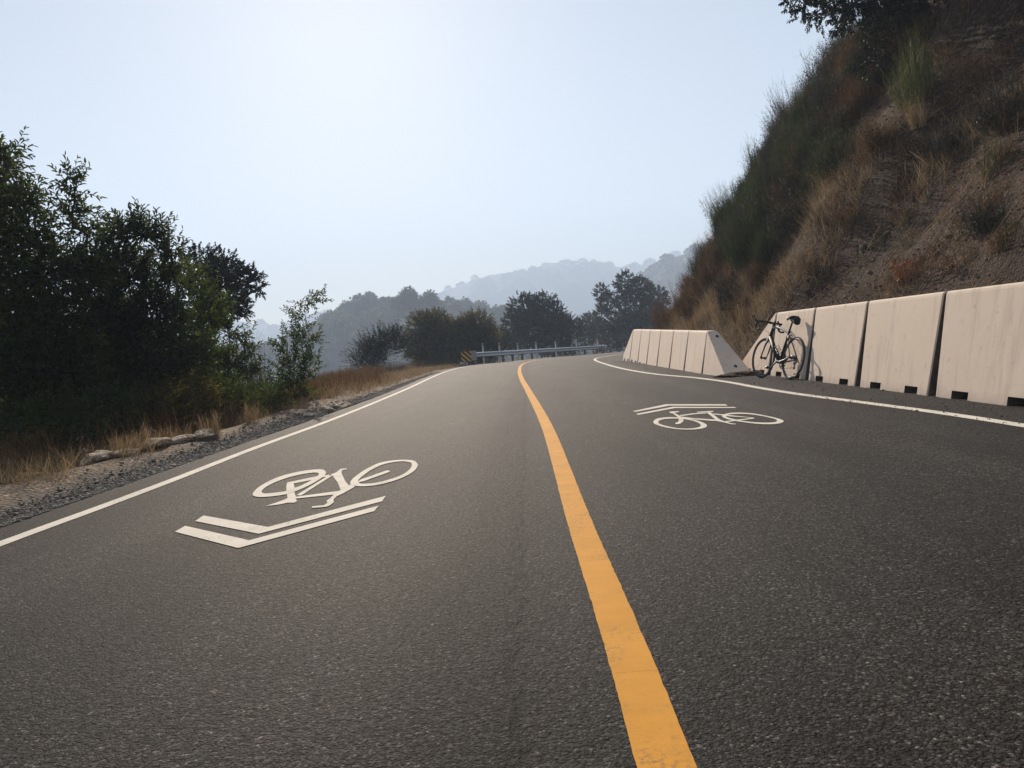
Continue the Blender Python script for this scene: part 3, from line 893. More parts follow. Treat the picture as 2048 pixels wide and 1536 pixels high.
    for sgn in (-1, 1): s.tube([(0.13, sgn * 0.03, 0.97), (0.18, sgn * 0.022, 0.94), (0.27, sgn * 0.02, 0.94), (0.35, sgn * 0.008, 0.965)], 0.0035, 6)
    s.build('saddle_rail', M['alloy'], sad, True)
    # stem and drop bars
    stem_a = hd_top + sax * 0.055; clamp = stem_a + np.array([0.10, 0, 0.0])
    s = Soup(); s.tube([hd_top, hd_top + sax * 0.075], 0.019, 10); s.tube([stem_a, clamp], 0.016, 10); s.tube([clamp + (0, -0.03, 0), clamp + (0, 0.03, 0)], 0.022, 10)
    s.build('stem', M['carbon'], root, True, SR)
    s = Soup()
    half = [(0, 0, 0), (0, 0.14, 0), (0.005, 0.195, 0), (0.05, 0.21, -0.004), (0.088, 0.212, -0.03), (0.098, 0.214, -0.07), (0.075, 0.217, -0.112), (0.025, 0.22, -0.128), (-0.045, 0.222, -0.128)]
    for sgn in (-1, 1):
        s.tube(catmull([clamp + np.array([x, sgn * y, z]) for x, y, z in half], 5), 0.0155, 8)
    bars = s.build('handlebar', M['tape'], root, True, SR)
    for sgn in (-1, 1):
        s = Soup()
        c0 = clamp + np.array([0.075, sgn * 0.212, -0.012])
        s.tube([c0 + (-0.03, 0, 0.006), c0 + (0.02, 0, 0.018), c0 + (0.055, 0, 0.035), c0 + (0.072, 0, 0.062), c0 + (0.068, 0, 0.075)], [0.017, 0.018, 0.018, 0.016, 0.010], 8)
        hood = s.build('brake_hood', M['tape'], bars, True, SR)
        s = Soup()
        s.tube([c0 + (0.068, 0, 0.045), c0 + (0.088, 0, 0.0), c0 + (0.075, sgn * 0.012, -0.06), c0 + (0.05, sgn * 0.018, -0.10)], [0.008, 0.008, 0.006, 0.004], 6)
        s.build('brake_lever', M['alloy'], bars, True, SR)
    s = Soup()
    for sgn in (-1, 1):
        s.tube(catmull([clamp + np.array([0.09, sgn * 0.19, 0.0]), clamp + np.array([0.10, sgn * 0.11, -0.10]), hd_top + (0.06, sgn * 0.035, -0.12), hd_bot + (0.02, sgn * 0.02, 0.02)], 6), 0.0025, 5)
    s.build('cable', M['bike_dark'], root, True, SR)
    # cranks, chainrings, pedals, chain, derailleur, brakes, bottle cage
    s = Soup()
    for rr, yy in ((0.104, -0.047), (0.080, -0.040)):
        th = np.linspace(0, 2 * np.pi, 44, endpoint=False)
        Vv = [(bb[0] + r_ * math.cos(t), yy + dy, bb[2] + r_ * math.sin(t)) for dy in (0, 0.003) for r_ in (rr, rr - 0.013) for t in th]
        n = 44; F = []
        for i in range(n):
            j = (i + 1) % n
            F += [(i, j, n + j, n + i), (2 * n + i, 3 * n + i, 3 * n + j, 2 * n + j), (i, 2 * n + i, 2 * n + j, j), (n + i, n + j, 3 * n + j, 3 * n + i)]
        s.add(Vv, F)
    for k in range(5):
        t = 2 * np.pi * k / 5
        s.tube([bb + (0, -0.045, 0), bb + (0.094 * math.cos(t), -0.045, 0.094 * math.sin(t))], [0.012, 0.006], 6)
    crank = s.build('crankset', M['bike_dark'], root)
    ca = R(-38)
    for sgn, ang in ((1, ca), (-1, ca + math.pi)):
        tip = bb + np.array([0.172 * math.cos(ang), sgn * 0.078, 0.172 * math.sin(ang)])
        s = Soup(); s.tube([bb + (0, sgn * 0.05, 0), bb + (0.03 * math.cos(ang), sgn * 0.066, 0.03 * math.sin(ang)), tip], [0.017, 0.015, 0.011], 8)
        s.build('crank_arm', M['alloy'], crank, True)
        s = Soup(); s.tube([tip, tip + (0, sgn * 0.06, 0)], 0.007, 6)
        pc = tip + (0, sgn * 0.055, 0)
        s.tube([pc + (-0.045, 0, 0.006), pc + (0.0, 0, 0.0), pc + (0.045, 0, 0.008)], [0.008, 0.026, 0.014], 8)
        s.build('pedal', M['bike_dark'], crank, True)
    s = Soup()
    s.tube([bb + (0, -0.045, 0.104), (0.2, -0.042, 0.365), rear + (0, -0.038, 0.04)], 0.004, 4)
    s.tube([bb + (0, -0.045, -0.104), (0.2, -0.042, 0.185), rear + (0.015, -0.040, -0.145)], 0.004, 4)
    s.build('chain', M['bike_dark'], root)
    s = Soup()
    s.tube([rear + (0.0, -0.06, -0.02), rear + (0.02, -0.062, -0.07)], [0.012, 0.012], 8)
    s.tube([rear + (0.02, -0.05, -0.07), rear + (0.012, -0.045, -0.145)], [0.012, 0.010], 8)
    s.tube([rear + (0.012, -0.048, -0.145), rear + (0.012, -0.036, -0.145)], 0.024, 12)
    s.tube([rear + (0.03, -0.048, -0.075), rear + (0.03, -0.036, -0.075)], 0.024, 12)
    s.build('rear_derailleur', M['alloy'], root, True)
    s = Soup(); s.tube([bb + (-0.03, -0.05, 0.09), bb + (-0.03, -0.05, 0.14)], 0.014, 8); s.box((bb[0] - 0.06, -0.054, bb[2] + 0.075), (bb[0] + 0.02, -0.040, bb[2] + 0.11)); s.build('front_derailleur', M['bike_dark'], root)
    for c, tip, xf in ((hd_bot - sax * 0.03 + (0.03, 0, 0), front + np.array([-0.06, 0, WR - 0.03]), SR), (st_top + (-0.055, 0, -0.10), rear + np.array([0.09, 0, WR - 0.035]), I)):
        s = Soup()
        for sgn in (-1, 1):
            s.tube([c + (0, -sgn * 0.02, 0.03), c + (0, sgn * 0.03, 0.01), c + (0, sgn * 0.028, -0.03), c + (0, sgn * 0.014, -0.045)], [0.008, 0.009, 0.008, 0.008], 6)
        s.build('brake_caliper', M['alloy'], root, True, xf)
    s = Soup()
    d = (bb - hd_bot) / np.linalg.norm(bb - hd_bot); up = np.array([-d[2], 0, d[0]]); up = up if up[2] > 0 else -up
    mid = hd_bot + (bb - hd_bot) * 0.52
    for off in (0.0, 0.05, 0.10):
        cc = mid + d * off + up * 0.075
        s.tube([cc + up * 0.038 * math.cos(t) + np.array([0, 0.038 * math.sin(t), 0]) + d * 0.02 * math.sin(2 * t) for t in np.linspace(0, 2 * np.pi, 20)], 0.003, 5)
    for sgn in (-1, 1):
        s.tube([mid - d * 0.01 + up * 0.04 + (0, sgn * 0.012, 0), mid + d * 0.14 + up * 0.05 + (0, sgn * 0.02, 0), mid + d * 0.15 + up * 0.10 + (0, sgn * 0.02, 0)], 0.003, 5)
    s.build('bottle_cage', M['bike_dark'], root, True)
    return root


rearP, frontP = np.array([3.965, 12.73]), np.array([3.785, 13.69])
hdg = frontP - rearP
yaw = math.atan2(hdg[1], hdg[0])
LEAN = R(13.5)
BIKE = Matrix.Translation((rearP[0], rearP[1], 0.002)) @ Matrix.Rotation(yaw, 4, 'Z') @ Matrix.Rotation(LEAN, 4, 'X')
bike = build_bicycle()
bike.matrix_world = BIKE
# saddle bag strapped below the saddle
s = Soup()
secs = [(0.15, 0.030, 0.918, 0.020), (0.135, 0.040, 0.908, 0.034), (0.10, 0.044, 0.893, 0.050), (0.06, 0.044, 0.885, 0.058), (0.025, 0.040, 0.885, 0.052), (0.012, 0.030, 0.888, 0.038)]
V = []; n = 12
for x, w, zc, hgt in secs:
    for t in np.linspace(0, 2 * np.pi, n, endpoint=False):
        cs, sn = math.cos(t), math.sin(t)
        V.append((x + 0.005, w * np.sign(cs) * abs(cs) ** 0.6, zc + 0.025 + hgt * np.sign(sn) * abs(sn) ** 0.6))
F = [(i * n + j, i * n + (j + 1) % n, (i + 1) * n + (j + 1) % n, (i + 1) * n + j) for i in range(len(secs) - 1) for j in range(n)]
F += [tuple(range(n))[::-1], tuple((len(secs) - 1) * n + j for j in range(n))]
s.add(V, F)
bag = s.build('saddle_bag', M['fabric'], None, True)
bag.matrix_world = BIKE
tag(bag, 'small black bag strapped under the bicycle saddle', 'saddle bag')
s = Soup(); s.tube([(0.018, 0.0, 0.96), (0.006, 0.0, 0.945)], 0.012, 8); s.tube([(0.045, -0.045, 0.94), (0.045, 0.0, 0.985), (0.045, 0.045, 0.94)], 0.006, 5)
s.build('strap', M['tape'], bag)

# ------------------------------------------------------------------ guardrail, marker posts, hazard board
RAIL = [(p[0], p[1]) for p in (P(px, 700, y) for px, y in ((950, 50.0), (968, 51.2), (1001, 54.8), (1037.6, 58.4), (1074.7, 61.8), (1113.6, 65.2), (1155.4, 68.4), (1200, 71.4)))]
rc = resample(catmull(RAIL, 8), 0.7)
rail = empty('guardrail', (RAIL[0][0], RAIL[0][1], float(zr(RAIL[0][1])) - 0.04))
tag(rail, 'galvanised steel guardrail on posts along the outside of the bend', 'guardrail')
off = np.array([RAIL[0][0], RAIL[0][1], float(zr(RAIL[0][1])) - 0.04])
t = np.gradient(rc, axis=0); t /= np.linalg.norm(t, axis=1)[:, None]
nr = np.stack([t[:, 1], -t[:, 0]], 1)                # towards the road
sec = [(0.0, 0.0), (0.07, 0.03), (0.082, 0.065), (0.07, 0.10), (0.015, 0.14), (0.015, 0.17), (0.07, 0.21), (0.082, 0.245), (0.07, 0.28), (0.0, 0.311)]
back = [(a - 0.004, b) for a, b in sec[::-1]]
full = sec + back
V = []; k = len(full)
for p, nn in zip(rc, nr):
    z = float(zr(p[1])) - 0.04 + 0.46
    for a, b in full: V.append((p[0] + nn[0] * a - off[0], p[1] + nn[1] * a - off[1], z + b - off[2]))
F = [(i * k + j, i * k + (j + 1) % k, (i + 1) * k + (j + 1) % k, (i + 1) * k + j) for i in range(len(rc) - 1) for j in range(k)]
F += [tuple(range(k))[::-1], tuple((len(rc) - 1) * k + j for j in range(k))]
s = Soup(); s.add(V, F)
s.build('rail_beam', M['galv'], rail, False)
ends = np.cumsum(np.concatenate([[0], np.linalg.norm(np.diff(rc, axis=0), axis=1)]))
for dist in np.arange(0.5, ends[-1], 1.905):
    x = np.interp(dist, ends, rc[:, 0]); y = np.interp(dist, ends, rc[:, 1]); z = float(zr(y)) - off[2]
    nx = np.interp(dist, ends, nr[:, 0]); ny = np.interp(dist, ends, nr[:, 1])
    s = Soup(); cx, cy0 = x - off[0] - nx * 0.26, y - off[1] - ny * 0.26
    s.box((cx - 0.08, cy0 - 0.10, z - 0.7), (cx + 0.08, cy0 + 0.10, z + 0.69))
    bx, by = x - off[0] - nx * 0.10, y - off[1] - ny * 0.10
    s.tube([(cx + nx * 0.09, cy0 + ny * 0.09, z + 0.57), (bx + nx * 0.09, by + ny * 0.09, z + 0.57)], 0.10, 4)
    s.build('post', M['wood_post'], rail)
# end shoe curled at the far end
s = Soup(); e = rc[-1] - off[:2]; ez = float(zr(rc[-1][1])) - off[2]
s.tube([(e[0] + 0.02, e[1], ez + 0.60), (e[0] + 0.35, e[1] + 0.1, ez + 0.62), (e[0] + 0.6, e[1] + 0.25, ez + 0.60)], [0.14, 0.15, 0.10], 10)
s.build('end_shoe', M['galv'], rail, True)
mk_lab = ['slim white marker post behind the guardrail, nearest the striped board', 'second white marker post from the striped board', 'third white marker post from the striped board',
          'middle white marker post of the seven behind the guardrail', 'fifth white marker post from the striped board', 'sixth white marker post from the striped board', 'last white marker post at the far end of the guardrail']
proto = None
for i, (px, y) in enumerate(((968, 51.2), (1001, 54.8), (1037.6, 58.4), (1074.7, 61.8), (1113.6, 65.2), (1155.4, 68.4), (1198, 71.3))):
    p = P(px, 690, y)
    z = float(zr(y)) - 0.04
    if proto is None:
        s = Soup()
        s.tube([(0, 0, -0.3), (0, 0, 1.10), (0, 0, 1.30)], [0.05, 0.05, 0.05], 8)
        o = s.build('marker_post', M['marker'], None); proto = o
        s = Soup(); s.box((-0.035, -0.0565, 1.12), (0.035, -0.0515, 1.26)); s.build('reflector', M['alloy'], o)
    else:
        o = proto.copy(); col.objects.link(o)
        for ch in proto.children:
            c = ch.copy(); c.parent = o; col.objects.link(c)
    o.location = (p[0] - 0.10, p[1] + 0.16, z)
    tag(o, mk_lab[i], 'marker post', 'marker posts behind the guardrail')
# striped hazard board
pb = P(932, 706, 49.2)
board = empty('hazard_board', (pb[0], pb[1], float(zr(49.2)) - 0.1), R(8))
tag(board, 'square board with yellow and black diagonal stripes at the guardrail end', 'hazard sign')
s = Soup(); s.box((-0.05, 0.03, -0.3), (0.05, 0.09, 0.9)); s.build('sign_post', M['galv'], board)
s = Soup(); s.box((-0.30, 0.0, 0.32), (0.30, 0.025, 0.92)); s.build('panel', M['sign_yellow'], board)
s = Soup(); s.box((0.303, 0.005, 0.36), (0.62, 0.05, 0.93)); s.build('side_panel', M['sign_back'], board)
bm = bmesh.new(); zo = 0.32
for k in range(-3, 4):                                # stripes falling to the right
    c0 = k * 0.30
    quad = [(-0.30, c0 + 0.30), (-0.30, c0 + 0.45), (0.30, c0 - 0.15), (0.30, c0 - 0.30)]
    # clip to the board
    pts = [(x, z) for x, z in quad]
    def clip(pts, keep, inter):
        out = []
        for i in range(len(pts)):
            a, b = pts[i - 1], pts[i]
            if keep(b):
                if not keep(a): out.append(inter(a, b))
                out.append(b)
            elif keep(a): out.append(inter(a, b))
        return out
    for lim, sg in ((0.0, 1), (0.60, -1)):
        if pts: pts = clip(pts, lambda p: sg * (p[1] - lim) >= -1e-9, lambda a, b: (a[0] + (b[0] - a[0]) * (lim - a[1]) / (b[1] - a[1]), lim))
    if len(pts) >= 3:
        f = bm.faces.new([bm.verts.new((x, -0.003, zo + z)) for x, z in pts])
me = bpy.data.meshes.new('stripes'); bm.to_mesh(me); bm.free()
link('stripes', me, M['sign_black'], board)

# ------------------------------------------------------------------ plants: builders
def unit(v):
    return v / (np.linalg.norm(v, axis=-1, keepdims=True) + 1e-9)


def frame_of(D):
    ref = np.where(np.abs(D[:, 2:3]) < 0.9, np.array([[0, 0, 1.0]]), np.array([[1.0, 0, 0]]))
    A = unit(np.cross(D, ref)); return A, np.cross(D, A)


def leaves(s, pos, D, L, W, r, fold=True):
    """blades with a pointed tip; D is the way the tip points"""
    n = len(pos)
    D = unit(D); A, Bn = frame_of(D)
    th = r.uniform(-0.9, 0.9, n)[:, None]
    S = A * np.cos(th) + Bn * np.sin(th); N = np.cross(S, D)
    L = L[:, None]; W = W[:, None]
    if fold:
        up = 0.25 * W; cv = -0.10 * L
        V = np.stack([pos, pos + D * L * 0.3 + S * W * 0.5 + N * up, pos + D * L * 0.7 + S * W * 0.38 + N * (up + cv * 0.4), pos + D * L + N * cv,
                      pos + D * L * 0.7 - S * W * 0.38 + N * (up + cv * 0.4), pos + D * L * 0.3 - S * W * 0.5 + N * up], 1)
        s.add_batch(V, [(0, 1, 2, 3), (0, 3, 4, 5)])
    else:
        V = np.stack([pos, pos + D * L * 0.45 + S * W * 0.5, pos + D * L, pos + D * L * 0.5 - S * W * 0.5 + N * W * 0.2], 1)
        s.add_batch(V, [(0, 1, 2, 3)])


def blades(s, base, tip, w, r, bend=0.15, seg=3):
    """thin tapering ribbons from base to tip, bowed sideways"""
    n = len(base)
    D = tip - base; A, Bn = frame_of(unit(D))
    th = r.uniform(0, np.pi, n)[:, None]; S = A * np.cos(th) + Bn * np.sin(th)
    bw = (A * r.normal(size=(n, 1)) + Bn * r.normal(size=(n, 1))) * bend * np.linalg.norm(D, axis=1)[:, None]
    V = []
    for k in range(seg + 1):
        t = k / seg
        c = base + D * t + bw * (t * t - 0.0) * 0.7
        ww = (w * (1 - 0.75 * t))[:, None] * 0.5
        V += [c - S * ww, c + S * ww]
    V = np.stack(V, 1)
    s.add_batch(V, [(2 * k, 2 * k + 1, 2 * k + 3, 2 * k + 2) for k in range(seg)])


def tri_tubes(s, a, b, ra, rb):
    n = len(a); A, Bn = frame_of(unit(b - a)); V = []
    for c, rr in ((a, ra), (b, rb)):
        rr = np.broadcast_to(rr, (n,))[:, None]
        for k in range(3):
            an = 2 * np.pi * k / 3
            V.append(c + (A * math.cos(an) + Bn * math.sin(an)) * rr)
    s.add_batch(np.stack(V, 1), [(0, 1, 4, 3), (1, 2, 5, 4), (2, 0, 3, 5)])


def in_blob(r, n, c, rad, bias=0.42):
    u = unit(r.normal(size=(n, 3)))
    return np.asarray(c) + u * (r.random((n, 1)) ** bias) * np.asarray(rad), u


def plant(name, label, cat, base, blobs, leafmat, barkmat, group=None, seed=1, dens=60, shoot=(0.35, 0.6), nl=14,
          ll=0.09, lw=0.03, up=0.6, spread=0.95, trunk=0.08, fold=True, limbs=14, sag=0.0, bias=0.42, stems=1, crown='crown', stem_name='trunk'):
    """trunk and limbs to every blob, then leafy shoots through the volume of each blob"""
    r = np.random.default_rng(seed)
    base = np.asarray(base, float)
    root = empty(name, base)
    tag(root, label, cat, group)
    w = Soup(); lf = Soup()
    cs = np.array([b[0] for b in blobs]); ctr = cs.mean(0)
    fork = base + (ctr - base) * 0.3; fork[:2] = base[:2] + (ctr[:2] - base[:2]) * 0.12
    for k in range(stems):
        bo = base + np.array([r.normal() * 0.15, r.normal() * 0.15, -0.3]) * (stems > 1) - np.array([0, 0, 0.25])
        w.tube(catmull([bo, base + (fork - base) * 0.5 + r.normal(size=3) * trunk * 0.7, fork + r.normal(size=3) * trunk], 5) - base, np.linspace(trunk * 1.15, trunk * 0.8, 11) / max(1, stems ** 0.5), 8)
    order = np.argsort(np.linalg.norm(cs - fork, axis=1))
    done = [(fork, trunk * 0.8)]
    for i in order:
        c, rad = np.array(blobs[i][0], float), np.array(blobs[i][1], float)
        near_ = min(done, key=lambda q_: np.linalg.norm(q_[0] - c))
        p0, r0 = near_; r1 = max(r0 * 0.62, trunk * 0.18)
        ln = np.linalg.norm(c - p0)
        w.tube(catmull([p0, p0 + (c - p0) * 0.35 + r.normal(size=3) * ln * 0.08, p0 + (c - p0) * 0.7 + r.normal(size=3) * ln * 0.08, c], 4) - base, np.linspace(r0 * 0.85, r1, 13), 6)
        done.append((c, r1))
        area = rad[0] * rad[2] + rad[1] * rad[2] + rad[0] * rad[1]
        n = max(6, int(dens * area))
        sp_, u = in_blob(r, n, c, rad, bias)
        kk = min(limbs, n)
        for j in range(kk):
            e = sp_[j]; l2 = np.linalg.norm(e - c)
            w.tube(np.array([c, c + (e - c) * 0.5 + r.normal(size=3) * l2 * 0.12 - (0, 0, 0.05 * l2), e]) - base, [r1 * 0.7, r1 * 0.4, r1 * 0.16], 4, False)
        D = unit(u * spread + np.array([0, 0, up]) + r.normal(size=(n, 3)) * 0.35)
        SL = r.uniform(*shoot, n)
        E_ = sp_ + D * SL[:, None] - np.array([0, 0, 1]) * (sag * SL)[:, None]
        tri_tubes(w, sp_ - base, E_ - base, trunk * 0.05 + 0.002, 0.0015)
        A, Bn = frame_of(D)
        ph0 = r.uniform(0, 6.28, n)
        for j in range(nl):
            t = (j + r.random(n) * 0.8 + 0.15) / nl
            ph = ph0 + j * 2.4
            rad_ = A * np.cos(ph)[:, None] + Bn * np.sin(ph)[:, None]
            opening = (0.95 - 0.55 * t)[:, None]
            LD = unit(D * (1.0 - 0.55 * opening) + rad_ * opening + r.normal(size=(n, 3)) * 0.15 - np.array([0, 0, 0.12]))
            pos = sp_ + (E_ - sp_) * t[:, None]
            sz = r.uniform(0.7, 1.15, n) * (1.0 - 0.25 * t)
            leaves(lf, pos - base, LD, ll * sz, lw * sz, r, fold)
    w.build(stem_name, barkmat, root, True)
    lf.build(crown, leafmat, root)
    return root


def fan_shrub(name, label, cat, base, h, wd, n, stemmat, group=None, seed=1, wid=0.010, lean=(0, 0), leaf=None, nleaf=0, ll=0.03):
    """many fine stems fanning out of one root, as broom or dead brush"""
    r = np.random.default_rng(seed)
    base = np.asarray(base, float)
    s = Soup()
    a = r.uniform(0, 6.28, n); rr = np.sqrt(r.random(n))
    b0 = np.stack([np.cos(a) * rr * wd * 0.30, np.sin(a) * rr * wd * 0.30, np.full(n, -0.15)], 1)
    hh = h * r.uniform(0.55, 1.05, n) * (1 - 0.25 * rr)
    lobe = 0.75 + 0.35 * np.sin(a * 3 + seed) * np.cos(a * 2 - seed * 1.7)
    hh = hh * (0.8 + 0.35 * np.cos(a * 2 + seed * 2.3))
    tip = np.stack([np.cos(a) * rr * wd * 0.55 * lobe + lean[0] * hh, np.sin(a) * rr * wd * 0.55 * lobe + lean[1] * hh, hh], 1) + r.normal(size=(n, 3)) * 0.07 * h
    blades(s, b0, tip, np.full(n, wid) * r.uniform(0.7, 1.4, n), r, 0.10, 3)
    # side sprigs
    m_ = n * 3
    k = r.integers(0, n, m_); t = r.uniform(0.3, 0.95, m_)[:, None]
    q0 = b0[k] + (tip[k] - b0[k]) * t
    d = unit(unit(tip[k] - b0[k]) + r.normal(size=(m_, 3)) * 0.55 + np.array([0, 0, 0.2]))
    blades(s, q0, q0 + d * (h * r.uniform(0.10, 0.26, m_))[:, None], np.full(m_, wid * 0.7), r, 0.08, 2)
    root = empty(name, base); tag(root, label, cat, group)
    s.build('stems', stemmat, root)
    if leaf is not None and nleaf:
        lf = Soup(); k = r.integers(0, n, nleaf); t = r.uniform(0.2, 0.92, nleaf)[:, None]
        q0 = b0[k] + (tip[k] - b0[k]) * t + r.normal(size=(nleaf, 3)) * wd * 0.03
        leaves(lf, q0, r.normal(size=(nleaf, 3)) + np.array([0, 0, 0.5]), ll * r.uniform(0.6, 1.3, nleaf), ll * 0.45 * r.uniform(0.6, 1.3, nleaf), r, False)
        lf.build('foliage', leaf, root)
    return root


def blob_px(px, py, rpx, y, depth=1.0, flat=1.0, shrink=0.0):
    rad = max(rpx * y / FPX - shrink, 0.12)
    return (P(px, py, y), (rad, rad * depth, rad * flat))


def on_ground(x, y, dz=0.0):
    return np.array([x, y, float(H(x, y)) + dz])


# ------------------------------------------------------------------ broad-leaved trees left of the road
g = 'broad leaved trees beside the left verge'
LS = 1.22                                        # how far off the trees stand


def bp(px, py, r_, y):
    return blob_px(px, py, r_, y * LS, shrink=0.22)


def foot(px, y):
    p = P(px, 800, y * LS)
    return on_ground(p[0], p[1])


tr = dict(nl=12, up=0.5, spread=0.8, shoot=(0.24, 0.42), ll=0.112, lw=0.04, bias=0.42)
plant('broadleaf_tree', 'tallest dark broad leaved tree, cut off by the left picture edge', 'tree', foot(-20, 9.8),
      [bp(15, 318, 52, 9.3), bp(-60, 380, 110, 9.6), bp(40, 410, 62, 9.3), bp(-20, 480, 90, 9.5), bp(75, 470, 60, 9.3), bp(150, 375, 50, 9.2), bp(140, 430, 50, 9.2), bp(175, 470, 48, 9.6), bp(175, 545, 60, 9.8), bp(105, 540, 80, 9.3),
       bp(30, 590, 95, 9.5), bp(-60, 660, 120, 9.8), bp(80, 660, 95, 9.3), bp(130, 740, 95, 9.3), bp(10, 770, 110, 9.3)],
      M['leaf_bay'], M['bark'], g, seed=11, dens=420, trunk=0.08, stems=3, **tr)
plant('broadleaf_tree', 'dark broad leaved tree with a rounded top, second from the left picture edge', 'tree', foot(280, 11.2),
      [bp(268, 466, 54, 11), bp(225, 480, 48, 11), bp(310, 478, 48, 11), bp(345, 520, 46, 11), bp(205, 530, 52, 11), bp(255, 560, 75, 11.1), bp(338, 570, 50, 11), bp(190, 600, 70, 11.2), bp(310, 640, 78, 11.2), bp(225, 680, 85, 11), bp(340, 720, 72, 11), bp(250, 770, 95, 11)],
      M['leaf_bay'], M['bark'], g, seed=12, dens=440, trunk=0.08, stems=3, **tr)
plant('broadleaf_tree', 'lower lighter green broad leaved tree in front of the distant oak', 'tree', foot(430, 12.8),
      [bp(380, 560, 46, 12.5), bp(425, 605, 40, 12.6), bp(405, 640, 46, 12.6), bp(455, 665, 40, 12.8), bp(390, 710, 60, 12.6), bp(465, 730, 44, 12.8), bp(430, 790, 55, 12.5), bp(488, 690, 30, 12.9), bp(500, 745, 40, 13.0), bp(512, 795, 38, 13.0)],
      M['leaf_young'], M['bark'], g, seed=13, dens=380, trunk=0.06, stems=2, **tr)
plant('sapling', 'slender young tree with a leaning bare stem and sparse leaves against the hills', 'tree', P(578, 838, 16.9),
      [blob_px(640, 598, 12, 17.4), blob_px(612, 600, 13, 17.4), blob_px(598, 640, 16, 17.4), blob_px(575, 690, 27, 17.4), blob_px(612, 672, 22, 17.4), blob_px(616, 735, 25, 17.4), blob_px(580, 745, 32, 17.4), blob_px(560, 790, 38, 17.2), blob_px(612, 790, 20, 17.3), blob_px(545, 830, 29, 16.9)],
      M['leaf_young'], M['bark'], None, seed=14, dens=200, nl=12, trunk=0.032, ll=0.095, lw=0.036, shoot=(0.18, 0.34), limbs=5)
plant('distant_oak', 'dark oak crown with a drooping side limb seen behind the left trees', 'tree', on_ground(-9.6, 24.5),
      [blob_px(405, 535, 45, 24), blob_px(445, 545, 40, 24), blob_px(480, 560, 30, 24), blob_px(505, 552, 17, 24), blob_px(440, 600, 45, 24), blob_px(475, 612, 24, 24), blob_px(516, 578, 13, 24), blob_px(400, 620, 50, 24.5)],
      M['leaf_oak'], M['bark'], None, seed=15, dens=210, nl=16, trunk=0.16, ll=0.075, lw=0.05, shoot=(0.14, 0.26), up=0.15, spread=0.7, limbs=16, bias=0.3)
fan_shrub('dead_shrub', 'leafless grey dead shrub between the green trees and the young tree', 'shrub', P(512, 790, 15.6) - np.array([0, 0, 0.1]), 1.35, 0.75, 90, M['grey_twig'], None, 21, 0.008, (0.0, 0))
for i, (px, py, y, rr, lab) in enumerate(((-40, 770, 15, 120, 'shaded bush behind the tallest left tree at the picture edge'), (110, 775, 15.5, 110, 'shaded bush in the gap behind the two tall left trees'),
                                          (260, 775, 16.5, 105, 'shaded bush behind the round topped tree'), (390, 775, 17.5, 85, 'shaded bush behind the lighter green tree'))):
    c = P(px, py, y); rad = rr * y / FPX
    plant('shaded_bush', lab, 'bush', on_ground(c[0], c[1] + 0.2), [(c + np.array([0, 0, 0.2]), (rad, rad * 0.8, rad)), (c + np.array([0.3 * rad, 0.1, -0.7 * rad]), (rad * 1.1, rad * 0.7, rad * 0.8))],
          M['leaf_bay'], M['bark'], 'shaded bushes behind the left trees', seed=70 + i, dens=200, nl=12, trunk=0.03, ll=0.11, lw=0.045, shoot=(0.25, 0.4), stems=3, crown='foliage', stem_name='stems', limbs=8, bias=0.5)
# low growth at the feet of the trees
for i, (px, py, y, rr, mt, lab) in enumerate((
        (25, 885, 9.3, 70, 'leaf_bay', 'low dark bush at the left picture edge below the tallest tree'),
        (130, 865, 9.9, 66, 'leaf_bay', 'low dark bush below the tallest left tree, right of the edge bush'),
        (225, 845, 10.7, 60, 'leaf_bay', 'low dark bush between the feet of the two tall left trees'),
        (310, 828, 11.4, 56, 'leaf_autumn', 'low browning bush under the round topped tree'),
        (385, 818, 12.2, 52, 'leaf_autumn', 'low reddish green bush under the lighter green tree'),
        (462, 812, 13.0, 46, 'leaf_young', 'small fresh green bush left of the young tree'),
        (532, 806, 14.0, 38, 'leaf_young', 'small green bush at the foot of the grey dead shrub'))):
    c = P(px, py - 18, y); rad = rr * y / FPX
    plant('understory_bush', lab, 'bush', on_ground(c[0], c[1] + 0.1), [(c, (rad, rad * 0.8, rad * 0.8)), (c + np.array([-0.5 * rad, 0.2, -0.4 * rad]), (rad * 0.9, rad * 0.8, rad * 0.7)), (c + np.array([0.4 * rad, -0.1, -0.5 * rad]), (rad * 0.7, rad * 0.6, rad * 0.5))],
          M[mt], M['bark'], 'bushes below the left trees', seed=30 + i, dens=230, nl=12, trunk=0.02, ll=0.065, lw=0.025, shoot=(0.14, 0.28), stems=3, crown='foliage', stem_name='stems', limbs=8)

